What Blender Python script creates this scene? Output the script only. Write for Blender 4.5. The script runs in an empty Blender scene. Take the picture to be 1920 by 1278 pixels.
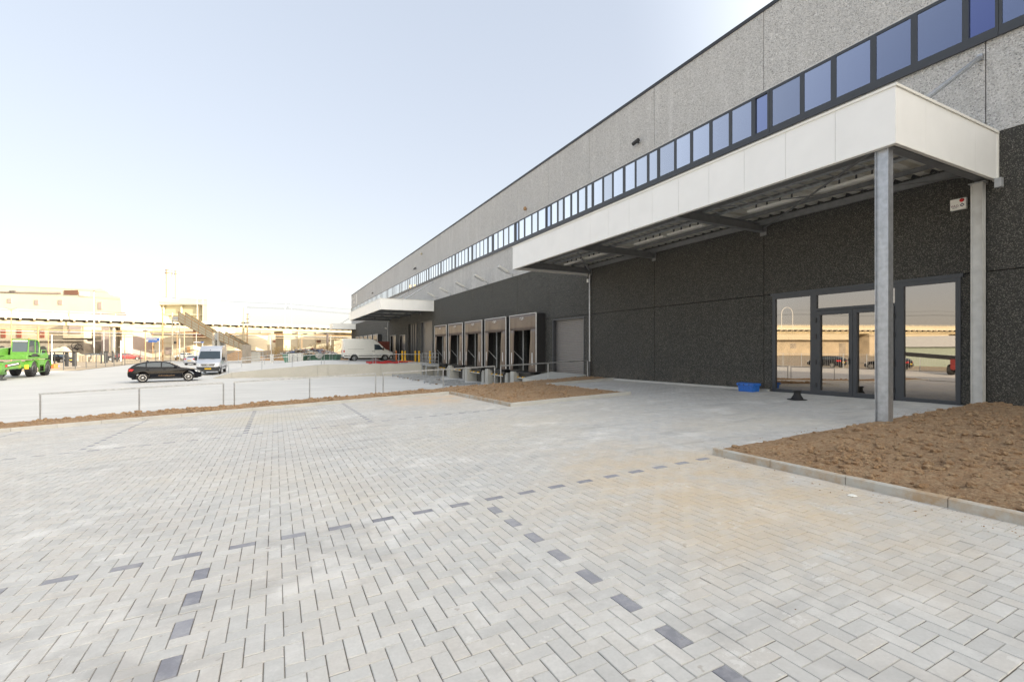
import bpy, bmesh, math, random
import numpy as np
from mathutils import Vector, Matrix, noise
random.seed(7); R = math.radians
S = bpy.context.scene
# ---------------------------------------------------------------- camera
SN, CS = 0.44761, 0.89423            # camera yaw: forward = (SN, CS)
CZ, FPX, HY = 1.46, 885.0, 652.0
cam = bpy.data.cameras.new('camera'); cam.lens = 16.594; cam.sensor_width = 36; cam.sensor_fit = 'HORIZONTAL'
cam.shift_y = 13/1920; cam.clip_start = .05; cam.clip_end = 6000
co = bpy.data.objects.new('camera', cam); S.collection.objects.link(co)
co.location = (0, 0, CZ); co.rotation_euler = (R(90), 0, -math.atan2(SN, CS)); S.camera = co
# ---------------------------------------------------------------- light
SUN_EL, SUN_AZ = R(15.5), math.atan2(0.70, -0.71)      # azimuth clockwise from +Y; sun stands over +X -Y
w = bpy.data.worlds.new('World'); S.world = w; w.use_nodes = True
nt = w.node_tree; nt.nodes.clear()
sky = nt.nodes.new('ShaderNodeTexSky'); sky.sky_type = 'NISHITA'; sky.sun_disc = False
sky.sun_elevation = SUN_EL; sky.sun_rotation = SUN_AZ; sky.air_density = 1.0; sky.dust_density = 1.4; sky.ozone_density = 1.0
sd = Vector((math.sin(SUN_AZ)*math.cos(SUN_EL), math.cos(SUN_AZ)*math.cos(SUN_EL), math.sin(SUN_EL)))
gm = nt.nodes.new('ShaderNodeGamma'); gm.inputs[1].default_value = .29            # hazy evening: flatter, paler sky
hs = nt.nodes.new('ShaderNodeHueSaturation'); hs.inputs['Saturation'].default_value = 1.2
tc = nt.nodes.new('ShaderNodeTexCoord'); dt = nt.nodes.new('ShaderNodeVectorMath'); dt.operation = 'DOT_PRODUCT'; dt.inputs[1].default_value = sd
gl = nt.nodes.new('ShaderNodeMapRange'); gl.interpolation_type = 'SMOOTHSTEP'; gl.inputs[1].default_value = .05; gl.inputs[2].default_value = 1.0; gl.inputs[3].default_value = 1.0; gl.inputs[4].default_value = 4.6  # extra sky glow toward the sun, added to brighten the shaded paving
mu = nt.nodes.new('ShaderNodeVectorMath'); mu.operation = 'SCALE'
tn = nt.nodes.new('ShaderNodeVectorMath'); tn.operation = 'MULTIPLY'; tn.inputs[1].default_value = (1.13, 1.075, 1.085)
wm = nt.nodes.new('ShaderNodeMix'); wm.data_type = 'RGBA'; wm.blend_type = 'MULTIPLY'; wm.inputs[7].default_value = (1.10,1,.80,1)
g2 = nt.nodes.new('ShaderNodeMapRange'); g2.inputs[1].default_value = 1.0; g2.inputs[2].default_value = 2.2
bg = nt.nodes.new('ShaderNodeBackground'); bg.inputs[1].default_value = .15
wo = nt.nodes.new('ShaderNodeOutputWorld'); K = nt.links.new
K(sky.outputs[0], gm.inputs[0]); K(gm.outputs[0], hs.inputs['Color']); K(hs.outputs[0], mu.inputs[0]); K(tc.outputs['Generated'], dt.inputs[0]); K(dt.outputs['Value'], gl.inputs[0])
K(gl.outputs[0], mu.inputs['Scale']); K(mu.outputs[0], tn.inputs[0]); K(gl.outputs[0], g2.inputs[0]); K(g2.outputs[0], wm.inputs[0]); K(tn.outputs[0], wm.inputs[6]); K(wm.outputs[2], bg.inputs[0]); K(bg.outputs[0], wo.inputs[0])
sl = bpy.data.lights.new('sun', 'SUN'); sl.energy = 3.2; sl.angle = R(.5); sl.color = (1, .885, .68)
so = bpy.data.objects.new('sun', sl); S.collection.objects.link(so)
so.rotation_euler = sd.to_track_quat('Z', 'Y').to_euler()
S.view_settings.view_transform = 'Standard'; S.view_settings.look = 'None'
S.view_settings.exposure = 2.08; S.view_settings.gamma = 1
S.render.engine = 'CYCLES'

# ---------------------------------------------------------------- helpers
COL = S.collection
ORG = {}
def G(X, Y):
    sl = .0285 + .010*max(0, min(1, (Y-5)/14))
    return max(.133 - .0135*Y + sl*(X-15), -1.08)
def YZ(X, Y):
    return -1.06 - .0125*(X+3.7) if X > -3.7 else max(-1.12, -1.06 - .006*(-3.7-X))
def pt(px, py, d):
    t = (px-960)/FPX
    return Vector(((SN+CS*t)*d, (CS-SN*t)*d, CZ+(HY-py)/FPX*d))
def tag(o, label=None, category=None, group=None, kind=None):
    if label: o['label'] = label
    if category: o['category'] = category
    if group: o['group'] = group
    if kind: o['kind'] = kind
    return o
def empty(name, loc=(0,0,0), rz=0, local=False, **k):
    o = bpy.data.objects.new(name, None); COL.objects.link(o); o.location = loc; o.rotation_euler = (0,0,rz)
    o.empty_display_size = .2
    ORG[o.name] = Vector((0,0,0)) if local else Vector(loc)
    return tag(o, **k)
def orth(d):
    d = Vector(d).normalized(); a = Vector((0,0,1)) if abs(d.z) < .9 else Vector((1,0,0))
    u = d.cross(a).normalized(); return u, d.cross(u).normalized()
class MB:
    def __init__(s): s.v = []; s.f = []; s.m = []
    def add(s, vs, fs, m=0):
        b = len(s.v); s.v += [tuple(p) for p in vs]
        for f in fs: s.f.append(tuple(b+i for i in f)); s.m.append(m)
        return s
    def box(s, x0, x1, y0, y1, z0, z1, m=0):
        vs = [(x,y,z) for x in (x0,x1) for y in (y0,y1) for z in (z0,z1)]
        return s.add(vs, [(0,1,3,2),(4,6,7,5),(0,4,5,1),(2,3,7,6),(0,2,6,4),(1,5,7,3)], m)
    def bar(s, p0, p1, a, b, m=0, up=(0,0,1)):       # rectangular bar, a = width sideways, b = height
        p0, p1 = Vector(p0), Vector(p1); d = (p1-p0).normalized(); u = Vector(up)
        if abs(d.dot(u)) > .98: u = Vector((0,1,0))
        r = d.cross(u).normalized()*a/2; t = r.cross(d).normalized()*b/2
        vs = [p+x*r+y*t for p in (p0,p1) for x,y in ((-1,-1),(1,-1),(1,1),(-1,1))]
        return s.add(vs, [(0,3,2,1),(4,5,6,7),(0,1,5,4),(1,2,6,5),(2,3,7,6),(3,0,4,7)], m)
    def cyl(s, p0, p1, r, n=12, r2=None, m=0, cap=True):
        p0, p1 = Vector(p0), Vector(p1); u, v = orth(p1-p0); r2 = r if r2 is None else r2
        vs = []
        for p, q in ((p0,r),(p1,r2)):
            for i in range(n):
                a = 2*math.pi*i/n; vs.append(p+u*math.cos(a)*q+v*math.sin(a)*q)
        fs = [(i,(i+1)%n,n+(i+1)%n,n+i) for i in range(n)]
        if cap: fs += [tuple(range(n-1,-1,-1)), tuple(range(n,2*n))]
        return s.add(vs, fs, m)
    def tube(s, pts, r, n=8, m=0, closed=False):
        P = [Vector(p) for p in pts]; N = len(P); vs = []; ref = None
        for i, p in enumerate(P):
            a = P[i-1] if i or closed else P[0]; b = P[(i+1) % N] if i < N-1 or closed else P[-1]
            d = (b-a).normalized()
            if ref is None: ref = orth(d)[0]
            ref = (ref - d*ref.dot(d)).normalized(); q = d.cross(ref)
            rr = r[i] if isinstance(r, (list,tuple)) else r
            vs += [p+ref*math.cos(2*math.pi*k/n)*rr+q*math.sin(2*math.pi*k/n)*rr for k in range(n)]
        fs = []
        for i in range(N if closed else N-1):
            j = (i+1) % N
            fs += [(i*n+k, i*n+(k+1)%n, j*n+(k+1)%n, j*n+k) for k in range(n)]
        if not closed: fs += [tuple(range(n-1,-1,-1)), tuple((N-1)*n+k for k in range(n))]
        return s.add(vs, fs, m)
    def lathe(s, prof, c=(0,0,0), axis='z', n=24, m=0):
        vs = []; c = Vector(c)
        for r, h in prof:
            for k in range(n):
                a = 2*math.pi*k/n; x, y = r*math.cos(a), r*math.sin(a)
                vs.append(c+Vector({'z':(x,y,h),'y':(x,h,y),'x':(h,x,y)}[axis]))
        fs = [(i*n+k, i*n+(k+1)%n, (i+1)*n+(k+1)%n, (i+1)*n+k) for i in range(len(prof)-1) for k in range(n)]
        fs += [tuple(range(n-1,-1,-1)), tuple((len(prof)-1)*n+k for k in range(n))]
        return s.add(vs, fs, m)
    def prism(s, pts, ext, m=0):                       # polygon of 3-D points pushed along ext
        P = [Vector(p) for p in pts]; e = Vector(ext); n = len(P)
        return s.add(P+[p+e for p in P], [tuple(range(n-1,-1,-1)), tuple(range(n,2*n))]+[(i,(i+1)%n,n+(i+1)%n,n+i) for i in range(n)], m)
    def poly(s, pts, m=0): return s.add(pts, [tuple(range(len(pts)))], m)
    def build(s, name, mats, parent=None, smooth=False, bev=0, fix=True, **k):
        me = bpy.data.meshes.new(name)
        o0 = Vector((0,0,0))
        if parent:
            r = parent
            while r.parent: r = r.parent
            o0 = ORG.get(r.name, o0)
        me.from_pydata([tuple(Vector(p)-o0) for p in s.v], [], s.f)
        mats = mats if isinstance(mats, (list,tuple)) else [mats]
        for q in mats: me.materials.append(q)
        me.polygons.foreach_set('material_index', s.m)
        if fix:
            bm = bmesh.new(); bm.from_mesh(me); bmesh.ops.recalc_face_normals(bm, faces=bm.faces)
            if bev: bmesh.ops.bevel(bm, geom=[e for e in bm.edges if e.is_manifold and e.calc_face_angle(0) > .5], offset=bev, segments=2, affect='EDGES', profile=.6)
            bm.to_mesh(me); bm.free()
        if smooth: me.shade_smooth() if smooth is True else me.set_sharp_from_angle(angle=smooth)
        if smooth and smooth is not True: me.polygons.foreach_set('use_smooth', [True]*len(me.polygons))
        o = bpy.data.objects.new(name, me); COL.objects.link(o)
        if parent: o.parent = parent
        return tag(o, **k)
def copy_tree(o, parent=None):
    c = o.copy(); COL.objects.link(c)
    if parent: c.parent = parent
    for ch in list(o.children): copy_tree(ch, c)
    return c
# ---------------------------------------------------------------- materials
MT = {}
def nodes(name):
    m = bpy.data.materials.new(name); m.use_nodes = True; t = m.node_tree
    b = t.nodes['Principled BSDF']; MT[name] = m
    return m, t, b
def N(t, typ, **k):
    n = t.nodes.new(typ)
    for a, v in k.items():
        if a in ('operation','blend_type','data_type','feature','noise_dimensions','distribution'): setattr(n, a, v)
        else: n.inputs[a.replace('_',' ') if isinstance(a,str) else a].default_value = v
    return n
def noise_fac(t, co, scale, detail=4, lo=.35, hi=.65, rough=.55, tex='ShaderNodeTexNoise', out=0):
    n = N(t, tex, Scale=scale)
    if tex == 'ShaderNodeTexNoise': n.inputs['Detail'].default_value = detail; n.inputs['Roughness'].default_value = rough
    t.links.new(co, n.inputs['Vector'])
    mr = t.nodes.new('ShaderNodeMapRange'); mr.inputs[1].default_value = lo; mr.inputs[2].default_value = hi
    t.links.new(n.outputs[out], mr.inputs[0]); return mr.outputs[0]
def mixc(t, fac, a, b, mode='MIX'):
    m = t.nodes.new('ShaderNodeMix'); m.data_type = 'RGBA'; m.blend_type = mode
    for s_, v in ((m.inputs[0], fac), (m.inputs[6], a), (m.inputs[7], b)):
        if isinstance(v, bpy.types.NodeSocket): t.links.new(v, s_)
        elif isinstance(v, (int,float)): s_.default_value = v
        else: s_.default_value = (*v, 1)
    return m.outputs[2]
def mul(t, a, b, op='MULTIPLY'):
    m = t.nodes.new('ShaderNodeMath'); m.operation = op
    for i, v in enumerate((a, b)):
        if isinstance(v, bpy.types.NodeSocket): t.links.new(v, m.inputs[i])
        else: m.inputs[i].default_value = v
    return m.outputs[0]
def bump(t, b, h, strength=.3, dist=.01):
    n = t.nodes.new('ShaderNodeBump'); n.inputs['Strength'].default_value = strength; n.inputs['Distance'].default_value = dist
    t.links.new(h, n.inputs['Height']); t.links.new(n.outputs[0], b.inputs['Normal'])
def pos(t): return t.nodes.new('ShaderNodeNewGeometry').outputs['Position']
def objco(t): return t.nodes.new('ShaderNodeTexCoord').outputs['Object']
def simple(name, c, rough=.6, metal=0, var=.12, scale=6, c2=None, bs=0, bscale=40, coat=0, ior=None, spec=None):
    m, t, b = nodes(name); p = objco(t)
    c2 = c2 or tuple(x*(1-var*2) for x in c)
    f = noise_fac(t, p, scale, 5, .3, .7)
    t.links.new(mixc(t, f, c, c2), b.inputs['Base Color'])
    b.inputs['Roughness'].default_value = rough; b.inputs['Metallic'].default_value = metal
    if coat: b.inputs['Coat Weight'].default_value = coat; b.inputs['Coat Roughness'].default_value = .04
    if ior: b.inputs['IOR'].default_value = ior
    if bs: bump(t, b, noise_fac(t, p, bscale, 4, .2, .8), bs, .01)
    return m

def mk_paver(name, base, vary, stain=True):
    m, t, b = nodes(name); g = t.nodes.new('ShaderNodeNewGeometry'); p = g.outputs['Position']
    rnd = g.outputs['Random Per Island']
    cr = t.nodes.new('ShaderNodeValToRGB'); e = cr.color_ramp.elements
    e[0].color = (*[x*(1-vary) for x in base], 1); e[1].color = (*[min(1,x*(1+vary)) for x in base], 1)
    k = e.new(.35); k.color = (*base, 1)
    k = e.new(.72); k.color = (base[0]*1.02, base[1]*.985, base[2]*.95, 1)
    t.links.new(rnd, cr.inputs[0]); c = cr.outputs[0]
    c = mixc(t, mul(t, noise_fac(t, p, 55, 4, .35, .7), .22), c, tuple(x*.6 for x in base))     # grain
    c = mixc(t, mul(t, noise_fac(t, p, 5.5, 5, .5, .75), .32), c, tuple(min(1,x*1.35) for x in base))  # efflorescence
    if stain:
        c = mixc(t, mul(t, noise_fac(t, p, .42, 5, .48, .70), .5), c, (.47,.445,.415))
        c = mixc(t, mul(t, noise_fac(t, p, 2.3, 6, .60, .66, .7), .35), c, (.36,.35,.34))
        c = mixc(t, mul(t, noise_fac(t, p, 7.5, 3, .70, .73), .6), c, (.30,.26,.22))
        c = mixc(t, mul(t, noise_fac(t, p, .23, 5, .50, .68), .35), c, (.60,.53,.42))               # wear
        mp = t.nodes.new('ShaderNodeMapping'); mp.inputs['Rotation'].default_value = (0,0,.5); mp.inputs['Scale'].default_value = (.35,1.6,1)
        t.links.new(p, mp.inputs[0])
        c = mixc(t, mul(t, noise_fac(t, mp.outputs[0], 1.2, 6, .54, .72, .65), .62), c, (.33,.325,.32))   # tyre dirt
        mp2 = t.nodes.new('ShaderNodeMapping'); mp2.inputs['Location'].default_value = (31,7,0); t.links.new(p, mp2.inputs[0])
        c = mixc(t, mul(t, noise_fac(t, mp2.outputs[0], .8, 6, .56, .7, .65), .55), c, (.76,.75,.73))      # lime
        for cx, cy, r, a, colr in ((4.7,3.7,2.9,.80,(.56,.455,.325)),(5.0,5.6,2.2,.4,(.60,.47,.31)),(5.4,17.2,2.6,1.0,(.62,.48,.34)),(4.6,16.5,3.2,.35,(.62,.50,.36)),(0,15.8,2.2,.35,(.60,.54,.38)),(4.2,9.3,3,.3,(.60,.52,.38)),(8,12,4,.2,(.60,.52,.38))):
            d = t.nodes.new('ShaderNodeVectorMath'); d.operation = 'DISTANCE'; t.links.new(p, d.inputs[0]); d.inputs[1].default_value = (cx,cy,-.3)
            f = t.nodes.new('ShaderNodeMapRange'); f.interpolation_type = 'SMOOTHSTEP'
            f.inputs[1].default_value = r; f.inputs[2].default_value = r*.25; t.links.new(d.outputs['Value'], f.inputs[0])
            c = mixc(t, mul(t, mul(t, f.outputs[0], a), noise_fac(t, p, 1.7, 6, .3, .62, .7)), c, colr)
    if stain:       # two long tyre tracks
        for R_ in (14.2, 15.9):
            d = t.nodes.new('ShaderNodeVectorMath'); d.operation = 'DISTANCE'; t.links.new(p, d.inputs[0]); d.inputs[1].default_value = (-11,-6.5,-.3)
            q = mul(t, d.outputs['Value'], R_, 'SUBTRACT'); q = mul(t, q, 0, 'ABSOLUTE'); f = t.nodes.new('ShaderNodeMapRange'); f.inputs[1].default_value = .13; f.inputs[2].default_value = .07; t.links.new(q, f.inputs[0])
            c = mixc(t, mul(t, mul(t, f.outputs[0], .5), noise_fac(t, p, 1.9, 6, .42, .62, .7)), c, (.36,.35,.34))
        c = mixc(t, mul(t, noise_fac(t, p, 19, 6, .60, .68, .75), .35), c, (.40,.38,.35))          # small dirt specks
        c = mixc(t, mul(t, noise_fac(t, p, 3.1, 8, .60, .63, .8), .5), c, (.66,.65,.63))           # crisp lime spots
    else:
        c = mixc(t, mul(t, noise_fac(t, p, 9, 6, .45, .6, .7), .40), c, (.40,.40,.42)); c = mixc(t, mul(t, noise_fac(t, p, .7, 3, .45, .6), .35), c, (.42,.42,.43))
    t.links.new(c, b.inputs['Base Color']); b.inputs['Roughness'].default_value = .82
    bump(t, b, noise_fac(t, p, 160, 4, .2, .8), .35, .002)
    return m
mk_paver('paver', (.525,.52,.505), .09)
mk_paver('paver_dark', (.23,.235,.27), .25, stain=False)
simple('joint', (.19,.17,.14), .95, scale=30)

def mk_concrete(name, base, streak=False, stain=None, gl=.5, sc=.5):
    m, t, b = nodes(name); p = pos(t)
    c = mixc(t, mul(t, noise_fac(t, p, sc, 6, .35, .7), .55), base, tuple(x*.8 for x in base))
    c = mixc(t, mul(t, noise_fac(t, p, 9, 5, .4, .7), .25), c, tuple(x*.72 for x in base))
    if streak:
        mp = t.nodes.new('ShaderNodeMapping'); mp.inputs['Rotation'].default_value = (0,0,-.47); mp.inputs['Scale'].default_value = (.12,1.4,1); t.links.new(p, mp.inputs[0])
        c = mixc(t, mul(t, noise_fac(t, mp.outputs[0], 1, 6, .48, .75), .4), c, tuple(min(1,x*1.3) for x in base))
    if stain: c = mixc(t, mul(t, noise_fac(t, p, 3.2, 6, .40, .60, .65), .85), c, stain)
    t.links.new(c, b.inputs['Base Color']); b.inputs['Roughness'].default_value = gl
    bump(t, b, noise_fac(t, p, 45, 5, .2, .8), .2, .004)
    return m
mk_concrete('yard_concrete', (.60,.59,.565), True, None, .75)
mk_concrete('concrete', (.47,.455,.41), False, None, .85, 1.1)
mk_concrete('kerb', (.53,.52,.49), False, None, .85, 3)
mk_concrete('kerb_soiled', (.50,.485,.44), False, (.40,.27,.15), .85, 3)
mk_concrete('track_dirt', (.30,.255,.20), False, (.38,.30,.2), .95, .08)

def mk_soil():
    m, t, b = nodes('soil'); p = pos(t)
    c = mixc(t, noise_fac(t, p, 1.1, 6, .3, .7), (.42,.255,.135), (.30,.18,.095))
    c = mixc(t, noise_fac(t, p, 14, 6, .42, .66, .7), c, (.50,.36,.22))
    c = mixc(t, mul(t, noise_fac(t, p, 38, 4, .5, .62), .45), c, (.16,.095,.05))
    t.links.new(c, b.inputs['Base Color']); b.inputs['Roughness'].default_value = .97
    bump(t, b, noise_fac(t, p, 34, 6, .25, .75, .7), .9, .03)
mk_soil()
def mk_aggregate(name, base, chip, dark, cscale, amt, lo, hi):
    m, t, b = nodes(name); p = pos(t)
    v = N(t, 'ShaderNodeTexVoronoi', Scale=cscale); v.feature = 'F1'; t.links.new(p, v.inputs['Vector'])
    sep = t.nodes.new('ShaderNodeSeparateColor'); t.links.new(v.outputs['Color'], sep.inputs[0])
    mr = t.nodes.new('ShaderNodeMapRange'); mr.inputs[1].default_value = lo; mr.inputs[2].default_value = hi; t.links.new(sep.outputs[0], mr.inputs[0])
    c = mixc(t, mul(t, mr.outputs[0], amt), base, chip)
    mr2 = t.nodes.new('ShaderNodeMapRange'); mr2.inputs[1].default_value = .35; mr2.inputs[2].default_value = .05; t.links.new(sep.outputs[1], mr2.inputs[0])
    c = mixc(t, mul(t, mr2.outputs[0], .8), c, dark)
    c = mixc(t, mul(t, noise_fac(t, p, .35, 5, .35, .7), .18), c, tuple(x*.6 for x in base))
    v2 = N(t, 'ShaderNodeTexVoronoi', Scale=cscale*.38); t.links.new(p, v2.inputs['Vector']); s2 = t.nodes.new('ShaderNodeSeparateColor'); t.links.new(v2.outputs['Color'], s2.inputs[0])
    c = mixc(t, mul(t, s2.outputs[2], .30), c, tuple(x*1.9 for x in base) if 'dark' in name else tuple(x*.62 for x in base))
    mp = t.nodes.new('ShaderNodeMapping'); mp.inputs['Scale'].default_value = (1,2.2,.22); t.links.new(p, mp.inputs[0])
    c = mixc(t, mul(t, noise_fac(t, mp.outputs[0], 1.0, 6, .52, .75, .65), .30), c, tuple(x*1.5 for x in base))      # rain streaks
    if 'dark' in name:                                   # dust splashed on the foot of the wall
        sx = t.nodes.new('ShaderNodeSeparateXYZ'); t.links.new(p, sx.inputs[0]); f = t.nodes.new('ShaderNodeMapRange'); f.inputs[1].default_value = .75; f.inputs[2].default_value = -.1; t.links.new(sx.outputs[2], f.inputs[0])
        c = mixc(t, mul(t, mul(t, f.outputs[0], .55), noise_fac(t, p, 3.5, 6, .42, .66, .7)), c, (.20,.175,.14))
    if 'light' in name:
        g = t.nodes.new('ShaderNodeNewGeometry'); c = mixc(t, mul(t, g.outputs['Random Per Island'], .16), c, tuple(x*.75 for x in base))
    t.links.new(c, b.inputs['Base Color']); b.inputs['Roughness'].default_value = .85
    bump(t, b, v.outputs['Distance'], .9, .02)
mk_aggregate('light_aggregate', (.58,.575,.565), (.86,.85,.84), (.17,.168,.165), 46, .7, .45, .95)
mk_aggregate('dark_aggregate', (.050,.049,.045), (.36,.345,.29), (.016,.016,.016), 70, .85, .70, 1.0)
simple('white_panel', (.87,.87,.86), .38, var=.03, scale=1.4)
simple('white_trim', (.80,.79,.74), .4, var=.02)
simple('panel_joint', (.42,.41,.38), .6)
simple('anthracite', (.042,.048,.058), .42, var=.05)
simple('black_coping', (.03,.033,.04), .5)
simple('galvanised', (.50,.52,.55), .42, .75, .14, 9, bs=.05)
simple('galv_matt', (.47,.49,.51), .5, .35, .14, 7)
simple('galv_light', (.62,.62,.60), .55, .15, .10, 5)
simple('dark_steel', (.10,.105,.115), .5, .3)
simple('beam_grey', (.22,.225,.23), .5, .1)
simple('deck_sheet', (.80,.79,.72), .45, .15, .1, 1.5)
simple('black_rubber', (.018,.018,.02), .75)
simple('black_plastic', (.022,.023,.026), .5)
simple('pvc_black', (.028,.028,.03), .5)
simple('pvc_curtain', (.135,.094,.070), .36, var=.12, scale=1.6, bs=.25, bscale=2.2)  # black PVC; warm reflection of the sunlit surroundings put into the base colour
simple('white_edge', (.75,.74,.72), .5)
simple('shutter_grey', (.24,.225,.215), .38, .25, .05)
simple('yellow', (.85,.48,.02), .45)
simple('lime', (.07,.20,.03), .4, var=.15, coat=.3)
simple('blue_plastic', (.03,.17,.62), .4, var=.15, scale=12)
simple('blue_dirty', (.03,.12,.38), .5, var=.3, scale=20)
simple('red', (.45,.02,.02), .5, var=.2)
simple('orange', (.62,.17,.05), .55)
simple('shed_green', (.33,.39,.34), .6)
simple('red_container', (.22,.045,.03), .5)
simple('skip_green', (.13,.27,.20), .55, var=.15)
simple('cream', (.50,.44,.32), .8, var=.04, scale=.1)
simple('cream_light', (.55,.50,.395), .8, var=.05, scale=.12)
simple('cream_old', (.46,.39,.29), .85, var=.15, scale=.35)
simple('stone_dark', (.36,.32,.27), .9, var=.2, scale=.6)
simple('brown_shutter', (.22,.07,.045), .7)
simple('louvre', (.16,.08,.055), .7)
simple('mauve_wall', (.34,.28,.26), .8, var=.1, scale=.2)
simple('glass_far', (.42,.40,.28), .3, var=.1, scale=.2)
simple('rust_steel', (.42,.26,.13), .7, var=.2, scale=2)
simple('girder', (.46,.39,.26), .7, var=.15, scale=.5)
simple('stair_green', (.52,.48,.36), .7, var=.1)
simple('stainless', (.62,.62,.62), .22, 1, .03)
simple('wood', (.33,.23,.13), .8, var=.2)
simple('twig', (.26,.19,.12), .9)
simple('twig_gold', (.42,.30,.14), .9)
simple('sign_blue', (.05,.12,.38), .5)
simple('black_paint', (.005,.006,.010), .10, var=.02, ior=1.33)
simple('silver_paint', (.52,.545,.60), .3, .35, .03, coat=.6)
simple('white_paint', (.70,.70,.67), .32, var=.03, coat=.4)
simple('dark_red_paint', (.25,.02,.02), .3, coat=.5)
simple('car_glass', (.03,.045,.058), .05, var=.02, ior=1.7)
simple('alloy', (.72,.72,.73), .3, .6)
simple('lamp_red', (.6,.02,.02), .25)
simple('lamp_clear', (.75,.77,.8), .15)
simple('plate_yellow', (.78,.50,.02), .5)
simple('interior_wall', (.33,.33,.32), .8)
simple('dull_red', (.16,.02,.02), .55)
simple('column_white', (.85,.85,.83), .7)
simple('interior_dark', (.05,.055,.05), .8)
simple('ladder', (.75,.75,.75), .4)
def mk_glass(name, trans, n_ref, g_ref, f0, f1):      # coated glass: weak tinted mirror face on, bright mirror at a glancing angle
    m, t, b = nodes(name); t.nodes.remove(b); o = t.nodes['Material Output']
    gl = t.nodes.new('ShaderNodeBsdfGlossy'); gl.inputs['Roughness'].default_value = .0
    tr = t.nodes.new('ShaderNodeBsdfTransparent'); tr.inputs['Color'].default_value = (*trans, 1)
    lw = t.nodes.new('ShaderNodeLayerWeight'); mr = t.nodes.new('ShaderNodeMapRange'); mr.inputs[1].default_value = .14; mr.inputs[2].default_value = .48
    t.links.new(lw.outputs['Facing'], mr.inputs[0]); t.links.new(mixc(t, mr.outputs[0], n_ref, g_ref), gl.inputs['Color'])
    m2 = t.nodes.new('ShaderNodeMapRange'); ri = t.nodes.new('ShaderNodeNewGeometry'); m2.inputs[3].default_value = f0; m2.inputs[4].default_value = f1; t.links.new(mr.outputs[0], m2.inputs[0])
    mx = t.nodes.new('ShaderNodeMixShader')
    t.links.new(mul(t, m2.outputs[0], mul(t, mul(t, ri.outputs['Random Per Island'], .34), .80, 'ADD')), mx.inputs[0]); t.links.new(tr.outputs[0], mx.inputs[1]); t.links.new(gl.outputs[0], mx.inputs[2]); t.links.new(mx.outputs[0], o.inputs[0])
    bp = t.nodes.new('ShaderNodeBump'); bp.inputs['Strength'].default_value = .006; bp.inputs['Distance'].default_value = .02
    t.links.new(noise_fac(t, pos(t), .5, 1, .2, .8), bp.inputs['Height']); t.links.new(bp.outputs[0], gl.inputs['Normal'])
mk_glass('entrance_glass', (.35,.37,.35), (.80,.72,.66), (1,1,1), .40, .6)
mk_glass('strip_glass', (.34,.37,.43), (.41,.47,.68), (.97,.99,1), .40, .97)
mk_glass('strip_glass_open', (.08,.10,.2), (.28,.33,.66), (.78,.86,1), .45, .9)
M = MT
def text_obj(s, size, mat, loc, xdir, up=(0,0,1), parent=None, name='lettering', depth=.003, align='CENTER'):
    cu = bpy.data.curves.new('t', 'FONT'); cu.body = s; cu.size = size; cu.extrude = depth; cu.align_x = align
    to = bpy.data.objects.new('t', cu); COL.objects.link(to)
    bpy.context.view_layer.update()
    me = bpy.data.meshes.new_from_object(to.evaluated_get(bpy.context.evaluated_depsgraph_get()))
    bpy.data.objects.remove(to); me.name = name
    x = Vector(xdir).normalized(); z = Vector(up).normalized(); y = x.cross(z)   # text normal = x cross up
    mat4 = Matrix((x, z, y)).transposed().to_4x4(); mat4.translation = Vector(loc)
    o0 = Vector((0,0,0))
    if parent:
        r = parent
        while r.parent: r = r.parent
        o0 = ORG.get(r.name, o0)
    me.transform(Matrix.Translation(-o0) @ mat4); me.materials.clear(); me.materials.append(mat)
    o = bpy.data.objects.new(name, me); COL.objects.link(o)
    if parent: o.parent = parent
    return o
# ================================================================ SETTING
W = .107; XO, YO = .045, -.15
def in_paving(x, y):
    if y > 18.62 or x > 15.05: return False
    if x > 6.07 and y < 5.13: return False
    if 6.45 < x < 11.08 and y > 12.95: return False
    return True
def make_paving():
    rng = np.random.default_rng(3)
    i0, i1 = int(-15.5/W), int(15.1/W); j0, j1 = int(-5/W), int(18.95/W)
    near_cols = {-6, 19, -33}; far_cols = {-89, -62, -35, -7, 20}; jA, jA2 = 48, 119
    V, F, mi = [], [], []
    for i in range(i0, i1):
        for j in range(j0, j1):
            k = (i-j) % 4
            if k == 0: L, Hh = 2, 1
            elif k == 3: L, Hh = 1, 2
            else: continue
            x0, y0 = i*W+XO, j*W+YO; x1, y1 = x0+L*W, y0+Hh*W; cx, cy = (x0+x1)/2, (y0+y1)/2
            if not any(in_paving(a, b) for a in (x0, x1) for b in (y0, y1)): continue
            dark = 0
            if k == 0 and j == jA and cx < 6: dark = 1
            if k == 0 and j == jA2 and cx < 6.4: dark = 1
            if k == 3 and i in near_cols and cy < 4.95: dark = 1
            if k == 3 and i in far_cols and cy > 12.7: dark = 1
            g = .0012 + .0012*rng.random(); ch = .0035
            dz = rng.normal()*.0011; tx, ty = rng.normal(0,.0035,2); b = len(V)
            for q, e, h in (((g, 0, -.007)), ((g+ch, 0, 0))) if False else ((g, 0, -.006), (g+ch, 0, 0)):
                for X, Y in ((x0+q, y0+q), (x1-q, y0+q), (x1-q, y1-q), (x0+q, y1-q)):
                    V.append((X, Y, G(X, Y)+h+dz+tx*(X-cx)+ty*(Y-cy)))
            F += [(b+4,b+5,b+6,b+7),(b,b+1,b+5,b+4),(b+1,b+2,b+6,b+5),(b+2,b+3,b+7,b+6),(b+3,b,b+4,b+7)]; mi += [dark]*5
    me = bpy.data.meshes.new('paving'); me.from_pydata(V, [], F)
    me.materials.append(M['paver']); me.materials.append(M['paver_dark']); me.polygons.foreach_set('material_index', mi)
    o = bpy.data.objects.new('paving', me); COL.objects.link(o); tag(o, kind='structure')
make_paving()
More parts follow.
